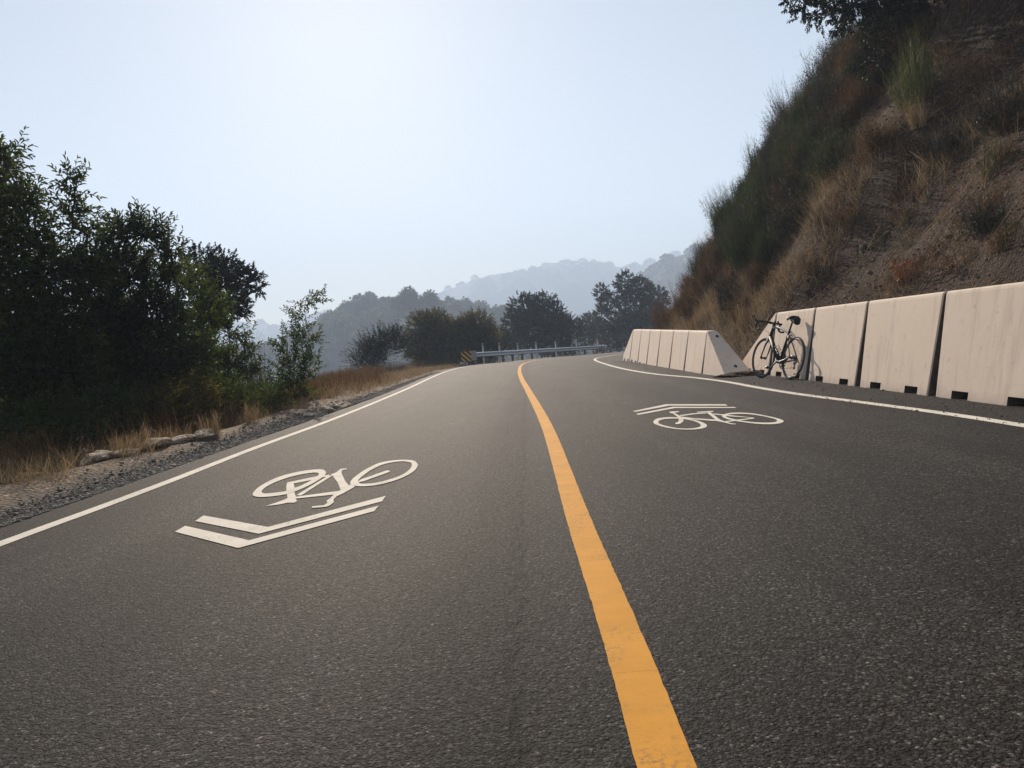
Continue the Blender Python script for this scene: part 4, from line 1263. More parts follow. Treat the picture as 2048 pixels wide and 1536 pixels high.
# ------------------------------------------------------------------ left verge: gravel, rocks, dry grass
def stones(name, pts, size, mat, label, cat, kind=None, seed=3, flat=0.6):
    r = np.random.default_rng(seed); n = len(pts)
    t = (1 + 5 ** 0.5) / 2
    ico = np.array([(-1, t, 0), (1, t, 0), (-1, -t, 0), (1, -t, 0), (0, -1, t), (0, 1, t), (0, -1, -t), (0, 1, -t), (t, 0, -1), (t, 0, 1), (-t, 0, -1), (-t, 0, 1)]) / 1.9
    fc = [(0, 11, 5), (0, 5, 1), (0, 1, 7), (0, 7, 10), (0, 10, 11), (1, 5, 9), (5, 11, 4), (11, 10, 2), (10, 7, 6), (7, 1, 8), (3, 9, 4), (3, 4, 2), (3, 2, 6), (3, 6, 8), (3, 8, 9), (4, 9, 5), (2, 4, 11), (6, 2, 10), (8, 6, 7), (9, 8, 1)]
    V = ico[None] * r.uniform(0.6, 1.3, (n, 12, 1)) * (size[:, None, None]) * np.stack([r.uniform(0.7, 1.3, n), r.uniform(0.7, 1.3, n), np.full(n, flat)], 1)[:, None, :]
    a = r.uniform(0, 6.28, n); c, s_ = np.cos(a)[:, None], np.sin(a)[:, None]
    V = np.stack([V[..., 0] * c - V[..., 1] * s_, V[..., 0] * s_ + V[..., 1] * c, V[..., 2]], -1) + pts[:, None, :]
    s = Soup(); s.add_batch(V, fc)
    o = s.build(name, mat)
    return tag(o, label, cat, None, kind)


n = 30000
yy = 2 + 34 * rng.random(n) ** 1.5
xx = -3.38 - np.abs(rng.normal(0.12, 0.17, n)) + 0.05
xx = xx - np.maximum(yy - 14, 0) * 0.012
pts = np.stack([xx, yy, H(xx, yy) + 0.012], 1); pts[:, 2] = np.maximum(pts[:, 2], np.where(xx > -3.4, zr(yy) + 0.003, -9))
stones('gravel', pts, rng.uniform(0.004, 0.010, n) * (1 + 1.2 * (rng.random(n) > 0.94)) * (1 + 0.03 * yy), M['gravel'], 'grey gravel strip along the left asphalt edge', 'gravel', 'stuff', 3)
n = 2600
yy = 3 + 27 * rng.random(n); xx = 3.2 + 0.9 * rng.random(n) - 0.3 * (yy > 17)
pts = np.stack([xx, yy, np.full(n, 0.006)], 1)
stones('grit', pts, rng.uniform(0.003, 0.007, n) * (1 + 1.2 * (rng.random(n) > 0.96)), M['stone'], 'loose grit on the shoulder at the foot of the barriers', 'grit', 'stuff', 5)


def rock(loc, rx, ry, rz_, yaw, label, group, seed):
    bm = bmesh.new()
    bmesh.ops.create_icosphere(bm, subdivisions=4, radius=1.0)
    for v in bm.verts:
        p = v.co.copy()
        d = 1 + 0.28 * mnoise.fractal(p * 1.2 + Vector((seed * 7.1, 0, 0)), 0.8, 2.0, 4)
        v.co = Vector((p.x * rx, p.y * ry, p.z * rz_)) * d
    me = bpy.data.meshes.new('rock'); bm.to_mesh(me); bm.free()
    for p in me.polygons: p.use_smooth = True
    o = link('rock', me, M['rock']); o.location = loc; o.rotation_euler = (0, 0, yaw)
    return tag(o, label, 'rock', group)


rk = [(40, 985, 7.0, .26, .42, .09, 'flat pale rock at the left picture edge behind the gravel'),
      (200, 935, 8.0, .17, .27, .12, 'rounded pale rock in dry grass, first hump from the left edge'),
      (255, 922, 8.4, .14, .30, .07, 'low flat pale rock right of the first rounded hump'),
      (318, 906, 8.95, .15, .36, .10, 'long pale rock hump in the middle of the left berm'),
      (365, 897, 9.3, .12, .34, .08, 'pale rock slab leading up to the tallest hump'),
      (408, 885, 9.75, .16, .30, .12, 'pale rock hump under the small dry grass tuft, highest on the berm'),
      (618, 836, 12.9, .12, .25, .07, 'low pale rock at the foot of the young tree'),
      (650, 826, 13.6, .17, .32, .14, 'bright pale boulder right of the young tree'),
      (684, 814, 14.9, .17, .40, .12, 'second pale boulder right of the young tree, farther up the verge')]
for i, (px, py, y, rx, ry, rz_, lab) in enumerate(rk):
    rx, ry, rz_ = rx * 0.8, ry * 0.85, rz_ * 0.75
    p = P(px, py, y); z = float(H(p[0], p[1]))
    rock((p[0], p[1], z + rz_ * 0.2), rx, ry, rz_, R(rng.uniform(-8, 8)), lab, 'pale rocks along the left berm', i + 1)


def grass(name, xy, h, mat, label, cat, w=0.006, lean=0.35, seed=5, kind='stuff', seeds=False):
    r = np.random.default_rng(seed); n = len(xy)
    base = np.stack([xy[:, 0], xy[:, 1], H(xy[:, 0], xy[:, 1]) - 0.01], 1)
    tip = base + np.stack([r.normal(size=n) * lean * h, r.normal(size=n) * lean * h, h], 1)
    s = Soup()
    blades(s, base, tip, w * r.uniform(0.6, 1.4, n), r, 0.22, 3)
    if seeds:
        k = r.random(n) < 0.35
        for j in range(5):
            p = tip[k] + r.normal(size=(k.sum(), 3)) * 0.022
            leaves(s, p, r.normal(size=(k.sum(), 3)) + np.array([0, 0, -0.4]), np.full(k.sum(), 0.022), np.full(k.sum(), 0.007), r, False)
    return tag(s.build(name, mat), label, cat, None, kind)


def clumped(n, xr, yr, test, cl=0.25, per=22, seed=1):
    r = np.random.default_rng(seed); out = []
    tot = 0
    while tot < n:
        m_ = 4000
        cx = r.uniform(*xr, m_); cy_ = yr[0] + (yr[1] - yr[0]) * r.random(m_)
        k = test(cx, cy_, r); cx, cy_ = cx[k], cy_[k]
        if len(cx) == 0: continue
        q_ = np.repeat(np.stack([cx, cy_], 1), per, 0)
        q_ += r.normal(size=q_.shape) * cl * r.uniform(0.3, 1.0, (len(cx), 1)).repeat(per, 0)
        out.append(q_); tot += len(q_)
    return np.concatenate(out)[:n]


def left_zone(lo, hi):
    def f(x, y, r):
        s_ = -sdist(x, y, DROP)
        return (s_ > lo) & (s_ < hi) & (r.random(len(x)) < np.clip(9.0 / y, 0.08, 1) * (0.06 + 1.6 * (vnoise(x * 1.3, y * 1.3, 9) > 0.56)))
    return f


q1 = clumped(15000, (-9, -3.9), (4, 46), left_zone(-0.75, 0.7), 0.12, 24, 41)
grass('dry_grass', q1, np.random.default_rng(1).uniform(0.05, 0.24, len(q1)), M['dry'], 'short golden dry grass along the left verge', 'dry grass', 0.005, 0.45, 42)
q2 = clumped(6000, (-11, -4.0), (5, 44), left_zone(-0.25, 1.6), 0.16, 16, 43)
grass('dry_weeds', q2, np.random.default_rng(2).uniform(0.18, 0.48, len(q2)), M['dry_dark'], 'taller brown dry weeds with seed heads behind the left verge', 'dry weeds', 0.006, 0.25, 44, seeds=True)
q3 = clumped(16000, (-9.5, -3.9), (15.5, 50), lambda x, y, r: (-sdist(x, y, DROP) > -3.8) & (-sdist(x, y, DROP) < 0.3) & (x < -4.0 - 0.03 * np.maximum(y - 20, 0) * (y < 40)) & (r.random(len(x)) < 0.6), 0.2, 20, 45)
grass('pale_grass', q3, np.random.default_rng(3).uniform(0.08, 0.26, len(q3)), M['dry'], 'pale dry grass on the wider verge before the bend', 'dry grass', 0.009, 0.4, 46)
q4 = clumped(9000, (-12, -4.6), (17, 50), lambda x, y, r: (-sdist(x, y, DROP) > -1.6) & (-sdist(x, y, DROP) < 1.3) & (r.random(len(x)) < 0.6), 0.25, 20, 47)
grass('russet_brush', q4, np.random.default_rng(4).uniform(0.2, 0.55, len(q4)), M['dry_dark'], 'russet brown brush along the rim of the left verge', 'brush', 0.011, 0.3, 48)
for i, (px, py, y, h, n_, lab) in enumerate(((425, 878, 9.9, 0.33, 110, 'small golden grass tuft on top of the tallest berm rock'), (290, 905, 8.7, 0.36, 60, 'thin golden grass tuft between the rounded pale rocks'),
                                             (250, 925, 8.2, 0.3, 50, 'thin golden grass stalks beside the first rounded rock'), (505, 850, 11.6, 0.30, 80, 'golden grass tuft at the gravel near the small green bush'))):
    p = P(px, py, y); p[2] = float(H(p[0], p[1])) + 0.02
    fan_shrub('grass_tuft', lab, 'grass tuft', p, h, h * 0.9, n_, M['dry'], 'grass tufts on the left berm', 60 + i, 0.006)

# ------------------------------------------------------------------ hillside plants
hs = [  # base px, base py, height m, width m, kind, label
    (1842, 192, 1.55, 1.35, 'bright', 'bright green broom bush high on the hillside below the oak'),
    (1848, 232, 0.55, 0.9, 'tan', 'tan dry grass clump just under the bright green broom'),
    (1500, 520, 2.0, 1.6, 'broom', 'large dark green broom on the lower hillside skyline'),
    (1455, 470, 1.9, 1.3, 'broom', 'spiky green broom poking furthest left on the hillside skyline'),
    (1548, 420, 1.9, 1.5, 'broom', 'tall green broom in the middle of the hillside skyline'),
    (1585, 330, 1.7, 1.4, 'broom', 'green broom above the tall middle broom on the skyline'),
    (1620, 250, 1.5, 1.3, 'broom', 'dark broom on the upper hillside skyline below the oak'),
    (1636, 275, 0.9, 0.7, 'bright', 'small yellowish green broom inside the upper skyline brush'),
    (1694, 272, 0.9, 0.6, 'bright', 'small upright green broom alone on the middle of the slope'),
    (1632, 330, 1.3, 1.8, 'broom', 'wide olive broom behind the skyline row'),
    (1672, 335, 1.1, 1.4, 'broom', 'rounded olive broom right of the wide olive broom'),
    (1408, 545, 1.3, 1.0, 'broom', 'low green broom at the bottom of the hillside skyline'),
    (1345, 650, 1.3, 2.0, 'brown', 'big rust brown bush at the lower end of the hillside'),
    (1385, 615, 1.3, 1.8, 'brown', 'rust brown bush above the far barriers, right of the biggest'),
    (1432, 560, 1.2, 1.5, 'brown', 'brown bush under the low green broom'),
    (1470, 600, 1.0, 1.4, 'darkbrown', 'dark brown dead bush above the golden grass'),
    (1590, 395, 1.0, 1.5, 'brown', 'brown dry bush beside the tall middle broom'),
    (1560, 290, 1.3, 1.2, 'darkbrown', 'dark dead brush on the skyline above the green broom'),
    (1612, 180, 1.3, 1.4, 'darkbrown', 'dark brush on the skyline under the oak limb'),
    (1690, 175, 0.9, 1.0, 'tan', 'tan dry brush near the top of the slope'),
    (1730, 130, 1.0, 1.5, 'brown', 'reddish brown dry bush just below the oak'),
    (1672, 225, 0.9, 1.4, 'darkbrown', 'dark brown brush in the upper middle of the slope'),
    (1720, 215, 0.9, 1.3, 'brown', 'brown brush left of the bright green broom'),
    (1770, 280, 0.6, 1.0, 'brown', 'reddish dry tuft in the middle of the slope'),
    (1985, 340, 0.9, 0.7, 'thin', 'thin green broom near the right picture edge'),
    (1822, 445, 0.4, 0.5, 'thin', 'small sparse green plant low on the bare slope'),
    (1990, 440, 0.5, 0.9, 'darkbrown', 'dark dead brush at the right picture edge above the barriers'),
    (2010, 230, 0.8, 1.2, 'darkbrown', 'tangle of dead brush high at the right picture edge'),
    (1905, 290, 0.6, 1.0, 'darkbrown', 'low dead brush below the bright green broom to its right'),
    (1450, 625, 0.75, 1.1, 'gold', 'tall golden grass clump above the gap between the barrier rows'),
    (1400, 650, 0.6, 1.0, 'gold', 'golden grass clump right above the far barrier row'),
    (1500, 640, 0.6, 0.9, 'gold', 'golden grass clump left of the bicycle handlebar'),
    (1340, 655, 0.5, 0.9, 'gold', 'golden grass clump behind the farthest far row barriers'),
]
for i, (px, py, h, wd, kd, lab) in enumerate(hs):
    p = hit(px, py)
    if p is None:
        p = hit(px + 60, py + 40)
    if p is None: continue
    p = p - np.array([0, 0, 0.1])
    sd = 100 + i
    if kd == 'broom': fan_shrub('broom_shrub', lab, 'shrub', p, h, wd, 360, M['broom'], 'shrubs on the hillside', sd, 0.012, (-0.06, -0.03), M['broom'], 1200, 0.04)
    elif kd == 'bright': fan_shrub('broom_shrub', lab, 'shrub', p, h, wd, 300, M['broom_bright'], 'shrubs on the hillside', sd, 0.011, (-0.05, 0))
    elif kd == 'thin': fan_shrub('broom_shrub', lab, 'shrub', p, h, wd, 60, M['broom'], 'shrubs on the hillside', sd, 0.008, (-0.1, 0))
    elif kd == 'brown': fan_shrub('dry_shrub', lab, 'shrub', p, h, wd, 260, M['dry_dark'], 'shrubs on the hillside', sd, 0.010, (-0.1, 0), M['leaf_brown'], 3600, 0.045)
    elif kd == 'darkbrown': fan_shrub('dry_shrub', lab, 'shrub', p, h, wd, 260, M['grey_twig'], 'shrubs on the hillside', sd, 0.010, (-0.1, 0), M['leaf_oak'], 1500, 0.04)
    elif kd == 'tan': fan_shrub('dry_shrub', lab, 'shrub', p, h, wd, 260, M['dry'], 'shrubs on the hillside', sd, 0.009, (-0.1, 0))
    elif kd == 'gold': fan_shrub('grass_clump', lab, 'grass clump', p, h, wd, 240, M['dry'], 'golden grass clumps above the barriers', sd, 0.008, (-0.1, 0))
p = hit(1815, 552)
fan_shrub('red_shrub', 'small red leaved shrub low on the slope above the barriers', 'shrub', p, 0.45, 0.55, 60, M['dry_dark'], None, 150, 0.006, (-0.1, 0), M['leaf_red'], 420, 0.05)
# the brush that closes the skyline of the cutting and thins out over its face
fills = []
rs = np.random.default_rng(333)
for py in range(70, 640, 13):
    for px in range(1290, 1800, 6):
        q_ = hit(px, py)
        if q_ is not None: break
    else: continue
    for off_ in (4, 34, 75, 125):
        if off_ > 40 and rs.random() < 0.35: continue
        q_ = hit(px + off_ + rs.uniform(-6, 14), py + rs.uniform(-5, 5))
        if q_ is not None: fills.append((q_, off_))
for k in range(105):
    q_ = hit(rs.uniform(1500, 2040), rs.uniform(60, 560))
    if q_ is not None and sdist(q_[0], q_[1], TOE) > 0.8: fills.append((q_, 999))
for i, (q_, off_) in enumerate(fills):
    q_ = q_ - np.array([0, 0, 0.1]); u_ = rs.random(); low = q_[2] < 2.2
    if off_ == 999:
        h = rs.uniform(0.15, 0.42)
        if u_ < 0.25: fan_shrub('brush_tuft', 'small sparse green tuft scattered on the bare earth slope', 'brush', q_, h, h * 1.5, 45, M['broom'], 'green tufts on the bare slope', 400 + i, 0.009, (-0.1, 0))
        else: fan_shrub('brush_tuft', 'small dead brown tuft scattered on the bare earth slope', 'brush', q_, h, h * 3.0, 80, M['dry_dark'], 'dead tufts on the bare slope', 400 + i, 0.009, (-0.2, 0), M['leaf_brown'], 160, 0.04)
    elif (u_ < 0.24 and not low):
        h = rs.uniform(0.8, 1.5) * (0.8 if off_ > 60 else 1)
        fan_shrub('broom_shrub', 'dull green broom in the brush along the hillside skyline', 'shrub', q_, h, h * 1.0, 200, M['broom'], 'green broom along the hillside skyline', 400 + i, 0.012, (-0.06, -0.03), M['broom'], 700, 0.035)
    elif u_ < 0.60 and not low:
        h = rs.uniform(0.7, 1.25)
        fan_shrub('dark_shrub', 'dark leafy bush in the brush along the hillside skyline', 'shrub', q_, h, h * 1.4, 170, M['grey_twig'], 'dark bushes along the hillside skyline', 400 + i, 0.010, (-0.06, 0), M['leaf_scrub'], 3600, 0.055)
    else:
        h = rs.uniform(0.5, 1.0) * (0.7 if low else 1)
        fan_shrub('dry_shrub', 'brown dry bush in the brush along the hillside skyline', 'shrub', q_, h, h * 1.6, 190, M['dry_dark'], 'brown bushes along the hillside skyline', 400 + i, 0.010, (-0.1, 0), M['leaf_brown'], 1700, 0.045)
# oak at the top of the slope
p = hit(1790, 100)
oak_base = on_ground(p[0] + 1.2, p[1] + 0.5)
yk = p[1]
plant('hillside_oak', 'oak leaning out over the top of the hillside, mostly above the picture', 'tree', oak_base,
      [blob_px(1640, 5, 45, yk - 1.0), blob_px(1600, -10, 35, yk - 1.0), blob_px(1690, 20, 45, yk - 0.6), blob_px(1620, -90, 75, yk - 0.5), blob_px(1720, -60, 90, yk), blob_px(1800, 10, 60, yk - 0.6), blob_px(1790, 80, 55, yk - 0.8),
       blob_px(1850, -40, 100, yk), blob_px(1840, 60, 45, yk - 0.6), blob_px(1740, -160, 120, yk), blob_px(1900, -130, 110, yk), blob_px(1760, 120, 40, yk - 0.9)],
      M['leaf_oak'], M['bark'], None, seed=160, dens=120, nl=16, trunk=0.2, ll=0.075, lw=0.05, shoot=(0.15, 0.3), up=0.1, limbs=14, bias=0.35)
# countless small growth, stalks and stones on the cutting
def slope_zone(dlo, dhi, den):
    def f(x, y, r):
        d = sdist(x, y, TOE)
        return (d > dlo) & (d < dhi) & (r.random(len(x)) < den(x, y, d))
    return f


q5 = clumped(60000, (4.4, 22), (4, 38), slope_zone(0.4, 14, lambda x, y, d: 0.18 + 0.8 * (vnoise(x * 0.9, y * 0.9, 31) > 0.58) + 0.5 * (d < 1.5) * (y > 14)), 0.18, 14, 51)
grass('slope_grass', q5, np.random.default_rng(6).uniform(0.04, 0.22, len(q5)), M['dry_dark'], 'sparse weathered dry grass over the earth cutting', 'dry grass', 0.008, 0.6, 52)
q6 = clumped(22000, (4.2, 12), (13, 36), slope_zone(0.3, 3.4, lambda x, y, d: 0.7 * (vnoise(x * 0.8, y * 0.8, 33) > 0.40)), 0.2, 18, 53)
grass('golden_grass', q6, np.random.default_rng(8).uniform(0.12, 0.45, len(q6)), M['dry'], 'golden dry grass at the foot of the slope behind the far barriers', 'dry grass', 0.007, 0.45, 54, seeds=True)
n = 26000
xx = rng.uniform(4.6, 20, n); yy = rng.uniform(4, 38, n); d = sdist(xx, yy, TOE); k = (d > 0.2) & (d < 13); xx, yy = xx[k], yy[k]
stones('rubble', np.stack([xx, yy, H(xx, yy)], 1), rng.uniform(0.010, 0.034, len(xx)) * (1 + 1.4 * (rng.random(len(xx)) > 0.97)), M['stone'], 'loose brown stones scattered over the earth cutting', 'rubble', 'stuff', 9, 0.7)
n = 4600
xx = rng.uniform(4.6, 18, n); yy = rng.uniform(4, 34, n); d = sdist(xx, yy, TOE); k = (d > 0.3) & (d < 11); xx, yy = xx[k], yy[k]; n = len(xx)
a = np.stack([xx, yy, H(xx, yy) + 0.03], 1)
dx = rng.uniform(-0.55, -0.05, n); dy = rng.normal(size=n) * 0.35
b = np.stack([xx + dx, yy + dy, H(xx + dx, yy + dy) + rng.uniform(0.03, 0.16, n)], 1)
s = Soup(); blades(s, a, b, rng.uniform(0.006, 0.013, n), rng, 0.1, 3)
tag(s.build('fallen_stalks', M['dry']), 'pale fallen stalks and twigs lying down the earth cutting', 'twigs', None, 'stuff')

# ------------------------------------------------------------------ trees and bushes at the bend
def far_tree(name, label, cat, blobs, y, mat, seed, group=None, dens=10, ll=0.2, trunk=0.2, base=None, **kw):
    bl = [blob_px(px, py, rp, yy_, 1.0) for px, py, rp, yy_ in blobs]
    c = np.mean([b[0] for b in bl], 0)
    if base is None: base = on_ground(c[0], c[1])
    pr = dict(dens=dens * 5.5, nl=18, trunk=trunk * 0.8, ll=ll * 0.85, lw=ll * 0.6, shoot=(0.3, 0.6), fold=False, limbs=6, up=0.25, bias=0.36, seed=seed); pr.update(kw)
    return plant(name, label, cat, base, bl, M[mat], M['bark'], group, **pr)


far_tree('feathery_bush', 'wispy dark bush at the left end of the bushes before the bend', 'bush', [(735, 705, 18, 44), (760, 692, 22, 44.5), (785, 690, 22, 45), (745, 725, 22, 44), (800, 680, 14, 45.5), (720, 725, 12, 43.5)], 44, 'leaf_oak', 201, dens=26, ll=0.11, trunk=0.05, shoot=(0.5, 1.0), nl=22, up=0.9, stems=3)
far_tree('dense_bush', 'tall dark bush with yellowing top left of the hazard board', 'bush', [(850, 662, 34, 55), (832, 690, 26, 54), (872, 650, 26, 55), (880, 690, 36, 54.5), (850, 705, 32, 54)], 55, 'leaf_autumn', 202, dens=22, ll=0.15, trunk=0.12, stems=3)
far_tree('dense_bush', 'yellowing round bush directly behind the hazard board', 'bush', [(925, 660, 26, 57), (955, 655, 28, 57.5), (975, 672, 22, 58), (940, 690, 36, 57), (905, 665, 24, 56.5), (895, 700, 30, 56), (965, 695, 30, 57)], 57, 'leaf_autumn', 203, dens=22, ll=0.15, trunk=0.12, stems=3)
far_tree('low_bush', 'low dull bush between the yellowing bush and the dark oak', 'bush', [(1005, 678, 20, 66), (1020, 690, 18, 66), (995, 695, 16, 65)], 66, 'leaf_far', 204, dens=12, ll=0.16, trunk=0.07)
far_tree('oak_tree', 'dark rounded oak behind the middle of the guardrail', 'tree', [(1050, 622, 34, 80), (1085, 618, 32, 80), (1035, 645, 28, 79), (1105, 635, 30, 80), (1070, 660, 40, 79), (1125, 655, 28, 80), (1148, 658, 20, 80), (1105, 680, 36, 79), (1040, 680, 24, 79)], 80, 'leaf_oak', 205, dens=8, ll=0.22, trunk=0.3)
far_tree('oak_tree', 'larger hazy oak at the right of the bend with open limbs', 'tree', [(1205, 585, 15, 97), (1218, 604, 18, 97), (1252, 570, 24, 98), (1280, 582, 26, 98), (1308, 602, 28, 99), (1262, 612, 30, 98), (1300, 640, 38, 99), (1203, 628, 15, 97)], 98, 'leaf_far', 206, dens=6.5, ll=0.25, trunk=0.35)
far_tree('understory_tree', 'dull bushy tree tucked against the lower end of the hillside', 'tree', [(1300, 655, 28, 92), (1322, 640, 24, 92), (1285, 672, 24, 91)], 92, 'leaf_far', 209, dens=8, ll=0.22, trunk=0.2)
far_tree('understory_tree', 'dark bushy tree in front of the hazy oak', 'tree', [(1245, 650, 30, 90), (1225, 668, 26, 89), (1265, 668, 26, 90)], 90, 'leaf_oak', 207, dens=8, ll=0.22, trunk=0.2)
far_tree('understory_tree', 'greyish bushy tree between the two oaks', 'tree', [(1180, 650, 22, 105), (1200, 662, 22, 104), (1172, 672, 20, 104)], 105, 'leaf_far', 208, dens=6, ll=0.25, trunk=0.2)
for i, (px, py, rp, y, lab) in enumerate(((1150, 695, 20, 84, 'low brush behind the guardrail under the dark oak'), (1215, 690, 18, 88, 'low brush beyond the far end of the guardrail'), (1245, 688, 16, 84, 'low brush at the road edge near the farthest barrier'), (1290, 680, 22, 86, 'low brush behind the farthest barrier'))):
    far_tree('low_bush', lab, 'bush', [(px, py, rp, y), (px - rp, py + 6, rp * 0.7, y)], y, 'leaf_brown' if i % 2 else 'leaf_far', 220 + i, 'low brush beyond the guardrail', dens=9, ll=0.16, trunk=0.06)

# ------------------------------------------------------------------ valley, wooded hill and hazy ridges
mid_sky = [(-2600, 760), (-600, 745), (0, 735), (300, 720), (450, 705), (560, 690), (610, 672), (650, 642), (690, 618), (720, 606), (760, 603), (800, 606), (850, 606), (900, 610), (960, 612), (1020, 618), (1080, 628), (1140, 640), (1200, 652), (1300, 660), (1500, 640), (2600, 560)]
MY = 400.0
crest = np.array([P(px, py + 34, MY) for px, py in mid_sky])


def Hmid(X, Y):
    cz = np.interp(X * MY / np.maximum(Y, 60), crest[:, 0], crest[:, 2])
    t = sstep(190, MY, Y)
    z = -38 + (cz + 38) * t - 0.30 * np.maximum(Y - MY - 15, 0)
    return np.maximum(z, -55) + 6 * fbm(X / 40, Y / 40, 61, 3) * sstep(110, 200, Y)


o = grid_mesh('wooded_hill', np.arange(-700, 500, 8.0), np.arange(100, 660, 8.0), Hmid, M['woodfloor'])
tag(o, 'wooded hill across the valley in the middle distance', 'hill', kind='structure')
o = grid_mesh('valley_floor', np.linspace(-2000, 2000, 40), np.linspace(-60, 1850, 40), lambda X, Y: -58 + 0 * X, M['woodfloor'])
tag(o, 'valley floor far below the road', 'valley', kind='structure')


def ridge(name, pts, y0, label, depth=260, seed=1, amp=5.0, size=14.0):
    cr = np.array([P(px, py, y0) for px, py in pts])
    def f(X, Y):
        cz = np.interp(X * y0 / Y, cr[:, 0], cr[:, 2])
        t = 1 - np.abs(Y - y0) / depth
        z = -60 + (cz + 60) * np.clip(t, 0, 1) ** 0.8
        dome = 1.0 - np.minimum(1.0, 2.0 * np.abs(vnoise(X / size, Y / size, seed) - 0.5)) ** 1.5
        return z + amp * 0.5 * (dome - 0.7) + amp * 0.7 * fbm(X / (size * 0.45), Y / (size * 0.45), seed + 3, 3) - 7 * y0 / 900
    xs_ = np.arange(cr[:, 0].min(), cr[:, 0].max(), 4.5 * y0 / 900)
    ys_ = np.arange(y0 - depth, y0 + 60, 9.0 * y0 / 900)
    o = grid_mesh(name, xs_, ys_, f, M['ridge'])
    rr = np.random.default_rng(seed)
    n = int((cr[:, 0].max() - cr[:, 0].min()) / (y0 * 0.0042))
    X = rr.uniform(cr[:, 0].min(), cr[:, 0].max(), n); Y = y0 + rr.uniform(-0.10, 0.02, n) * y0
    R_ = y0 * rr.uniform(0.0025, 0.0075, n)
    k = rr.integers(2, 5, n); X = np.repeat(X, k) + rr.normal(size=k.sum()) * y0 * 0.006; Y = np.repeat(Y, k); R_ = np.repeat(R_, k) * rr.uniform(0.5, 1.0, k.sum())
    sp_ = Soup(); nn = len(X); m_ = 90
    u = unit(rr.normal(size=(nn, m_, 3))); u[..., 2] = np.abs(u[..., 2]) - 0.2
    c_ = np.stack([X, Y, f(X, Y) + R_ * 0.1], 1)
    ps = (c_[:, None] + u * R_[:, None, None] * rr.uniform(0.7, 1.0, (nn, m_, 1))).reshape(-1, 3)
    rl = np.repeat(R_, m_)
    leaves(sp_, ps, u.reshape(-1, 3) + rr.normal(size=(nn * m_, 3)) * 0.6, rl * 0.55, rl * 0.5, rr, False)
    tag(sp_.build('ridge_trees', M['leaf_far']), 'trees crowding the crest of the ' + label, 'woodland', None, 'stuff')
    return tag(o, label, 'ridge', kind='structure')


ridge('distant_ridge', [(-500, 690), (0, 682), (200, 672), (400, 650), (490, 633), (560, 638), (640, 618), (690, 612), (740, 594), (790, 600), (860, 579), (900, 563), (950, 544), (1000, 532), (1060, 527), (1088, 512), (1130, 514), (1180, 507), (1220, 518), (1262, 522), (1300, 511), (1400, 483), (1700, 431)], 1650, 'pale blue hazy ridge on the horizon', 500, 71, 9.0, 30.0)
ridge('hazy_ridge', [(1080, 690), (1150, 640), (1200, 598), (1240, 560), (1275, 538), (1300, 519), (1322, 505), (1350, 498), (1385, 482), (1500, 430), (1700, 380)], 820, 'nearer hazy ridge rising behind the right hillside', 300, 81, 7.0, 20.0)

# wood covering the middle hill: one mass; the trees that stand out on its skyline are things
r = np.random.default_rng(91)
lf = Soup(); cnt = 0
while cnt < 900:
    Y = 235 + 195 * r.random() ** 0.8; X = Y * r.uniform(-0.55, 0.42)
    z = float(Hmid(X, Y))
    c = np.array([X, Y, z])
    hgt = r.uniform(7, 13); rad = r.uniform(3.4, 6.6)
    cc = c + np.array([0, 0, hgt - rad])
    n = 300
    u = unit(r.normal(size=(n, 3))); u[:, 2] = np.abs(u[:, 2]) * 1.0 - 0.25
    bumps = 0.75 + 0.35 * np.sin(u[:, 0] * 4 + cnt) * np.cos(u[:, 1] * 5 + cnt * 2)
    pos = cc + u * rad * np.array([1, 1, 1.05]) * (r.uniform(0.75, 1.0, n) * bumps)[:, None]
    leaves(lf, pos, u + r.normal(size=(n, 3)) * 0.7, r.uniform(0.4, 1.0, n) * (0.5 + Y / 300), r.uniform(0.35, 0.75, n) * (0.5 + Y / 300), r, False)
    cnt += 1
tag(lf.build('woodland', M['leaf_wood']), 'hazy woodland covering the hill across the valley', 'woodland', None, 'stuff')
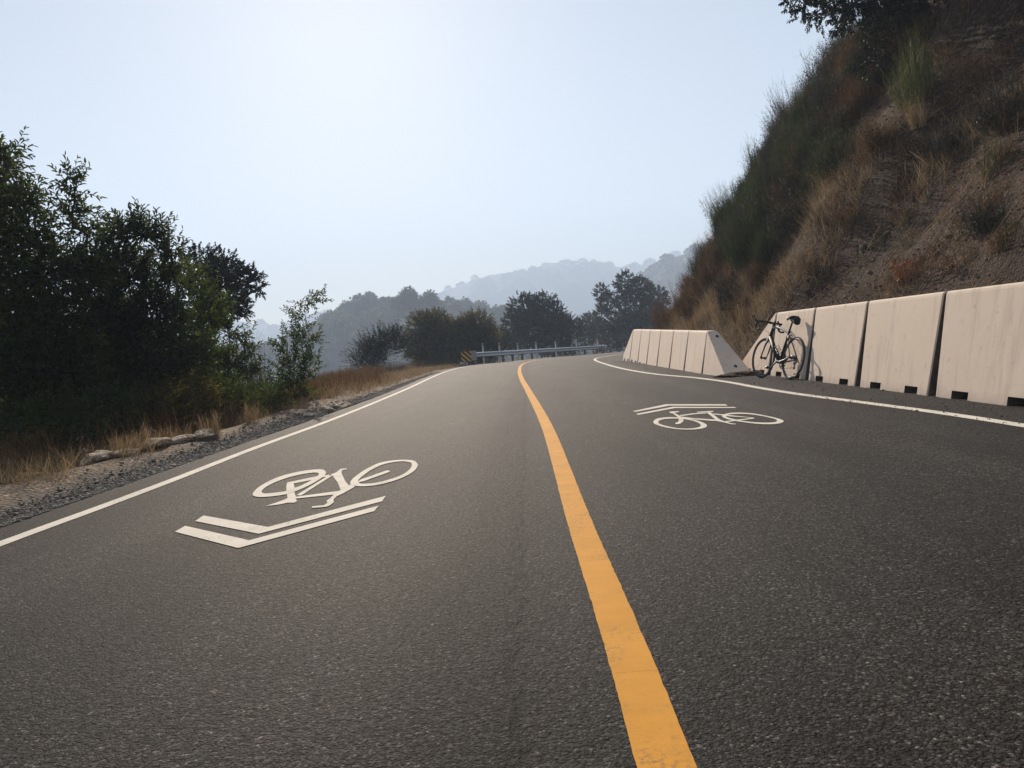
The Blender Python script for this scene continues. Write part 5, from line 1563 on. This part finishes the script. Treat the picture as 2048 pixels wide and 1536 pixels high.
for i, (px, py, rp, y, lab) in enumerate((
        (815, 596, 24, 330, 'tall open crowned tree standing out on the wooded hill skyline'),
        (858, 600, 20, 335, 'lower tree right of the tall open crowned one on the hill skyline'),
        (737, 604, 22, 385, 'rounded tree at the top of the wooded hill'),
        (690, 618, 16, 390, 'small rounded tree on the left shoulder of the wooded hill'),
        (770, 612, 18, 385, 'small rounded tree between the hilltop tree and the tall open one'))):
    far_tree('hill_tree', lab, 'tree', [(px, py + 4, rp * 0.8, y), (px - rp * 0.7, py + 12, rp * 0.7, y), (px + rp * 0.7, py + 12, rp * 0.7, y), (px + 2, py - 6, rp * 0.6, y)], y, 'leaf_wood', 240 + i, 'trees on the wooded hill skyline',
             base=P(px, py + 70, y), dens=1.1, ll=0.8, trunk=0.35, nl=16, shoot=(0.6, 1.2))

# ------------------------------------------------------------------ haze: the smoky air itself
bm = bmesh.new(); bmesh.ops.create_cube(bm, size=1.0)
me = bpy.data.meshes.new('haze'); bm.to_mesh(me); bm.free()
hz = bpy.data.objects.new('haze', me); col.objects.link(hz)
ztop = 300.0; zbot = -64.0
hz.scale = (4400, 2050, ztop - zbot); hz.location = (0, 900, (ztop + zbot) / 2)
mh = bpy.data.materials.new('haze'); mh.use_nodes = True
nt = mh.node_tree; nt.nodes.clear()
pv = nt.nodes.new('ShaderNodeVolumePrincipled')
pv.inputs['Color'].default_value = (0.57, 0.715, 0.93, 1)
pv.inputs['Density'].default_value = HAZE_DENSITY
pv.inputs['Anisotropy'].default_value = HAZE_G
om = nt.nodes.new('ShaderNodeOutputMaterial'); nt.links.new(pv.outputs[0], om.inputs['Volume'])
me.materials.append(mh)
tag(hz, 'smoky pale haze filling the valley air', 'haze', None, 'stuff')

# soil washed against the foot of the sloped grey block
bm = bmesh.new(); bmesh.ops.create_icosphere(bm, subdivisions=5, radius=1.0)
for v in bm.verts:
    p = v.co.copy(); d = 1 + 0.22 * mnoise.fractal(p * 1.5, 1.0, 2.0, 4)
    v.co = Vector((p.x * 0.46, p.y * 0.34, p.z * 0.075)) * d
me = bpy.data.meshes.new('dirt_pile'); bm.to_mesh(me); bm.free()
for p in me.polygons: p.use_smooth = True
o = link('dirt_pile', me, M['hillside']); o.location = (3.80, 14.86, 0.0)
tag(o, 'low pile of washed down soil at the foot of the sloped grey barrier end', 'dirt pile')
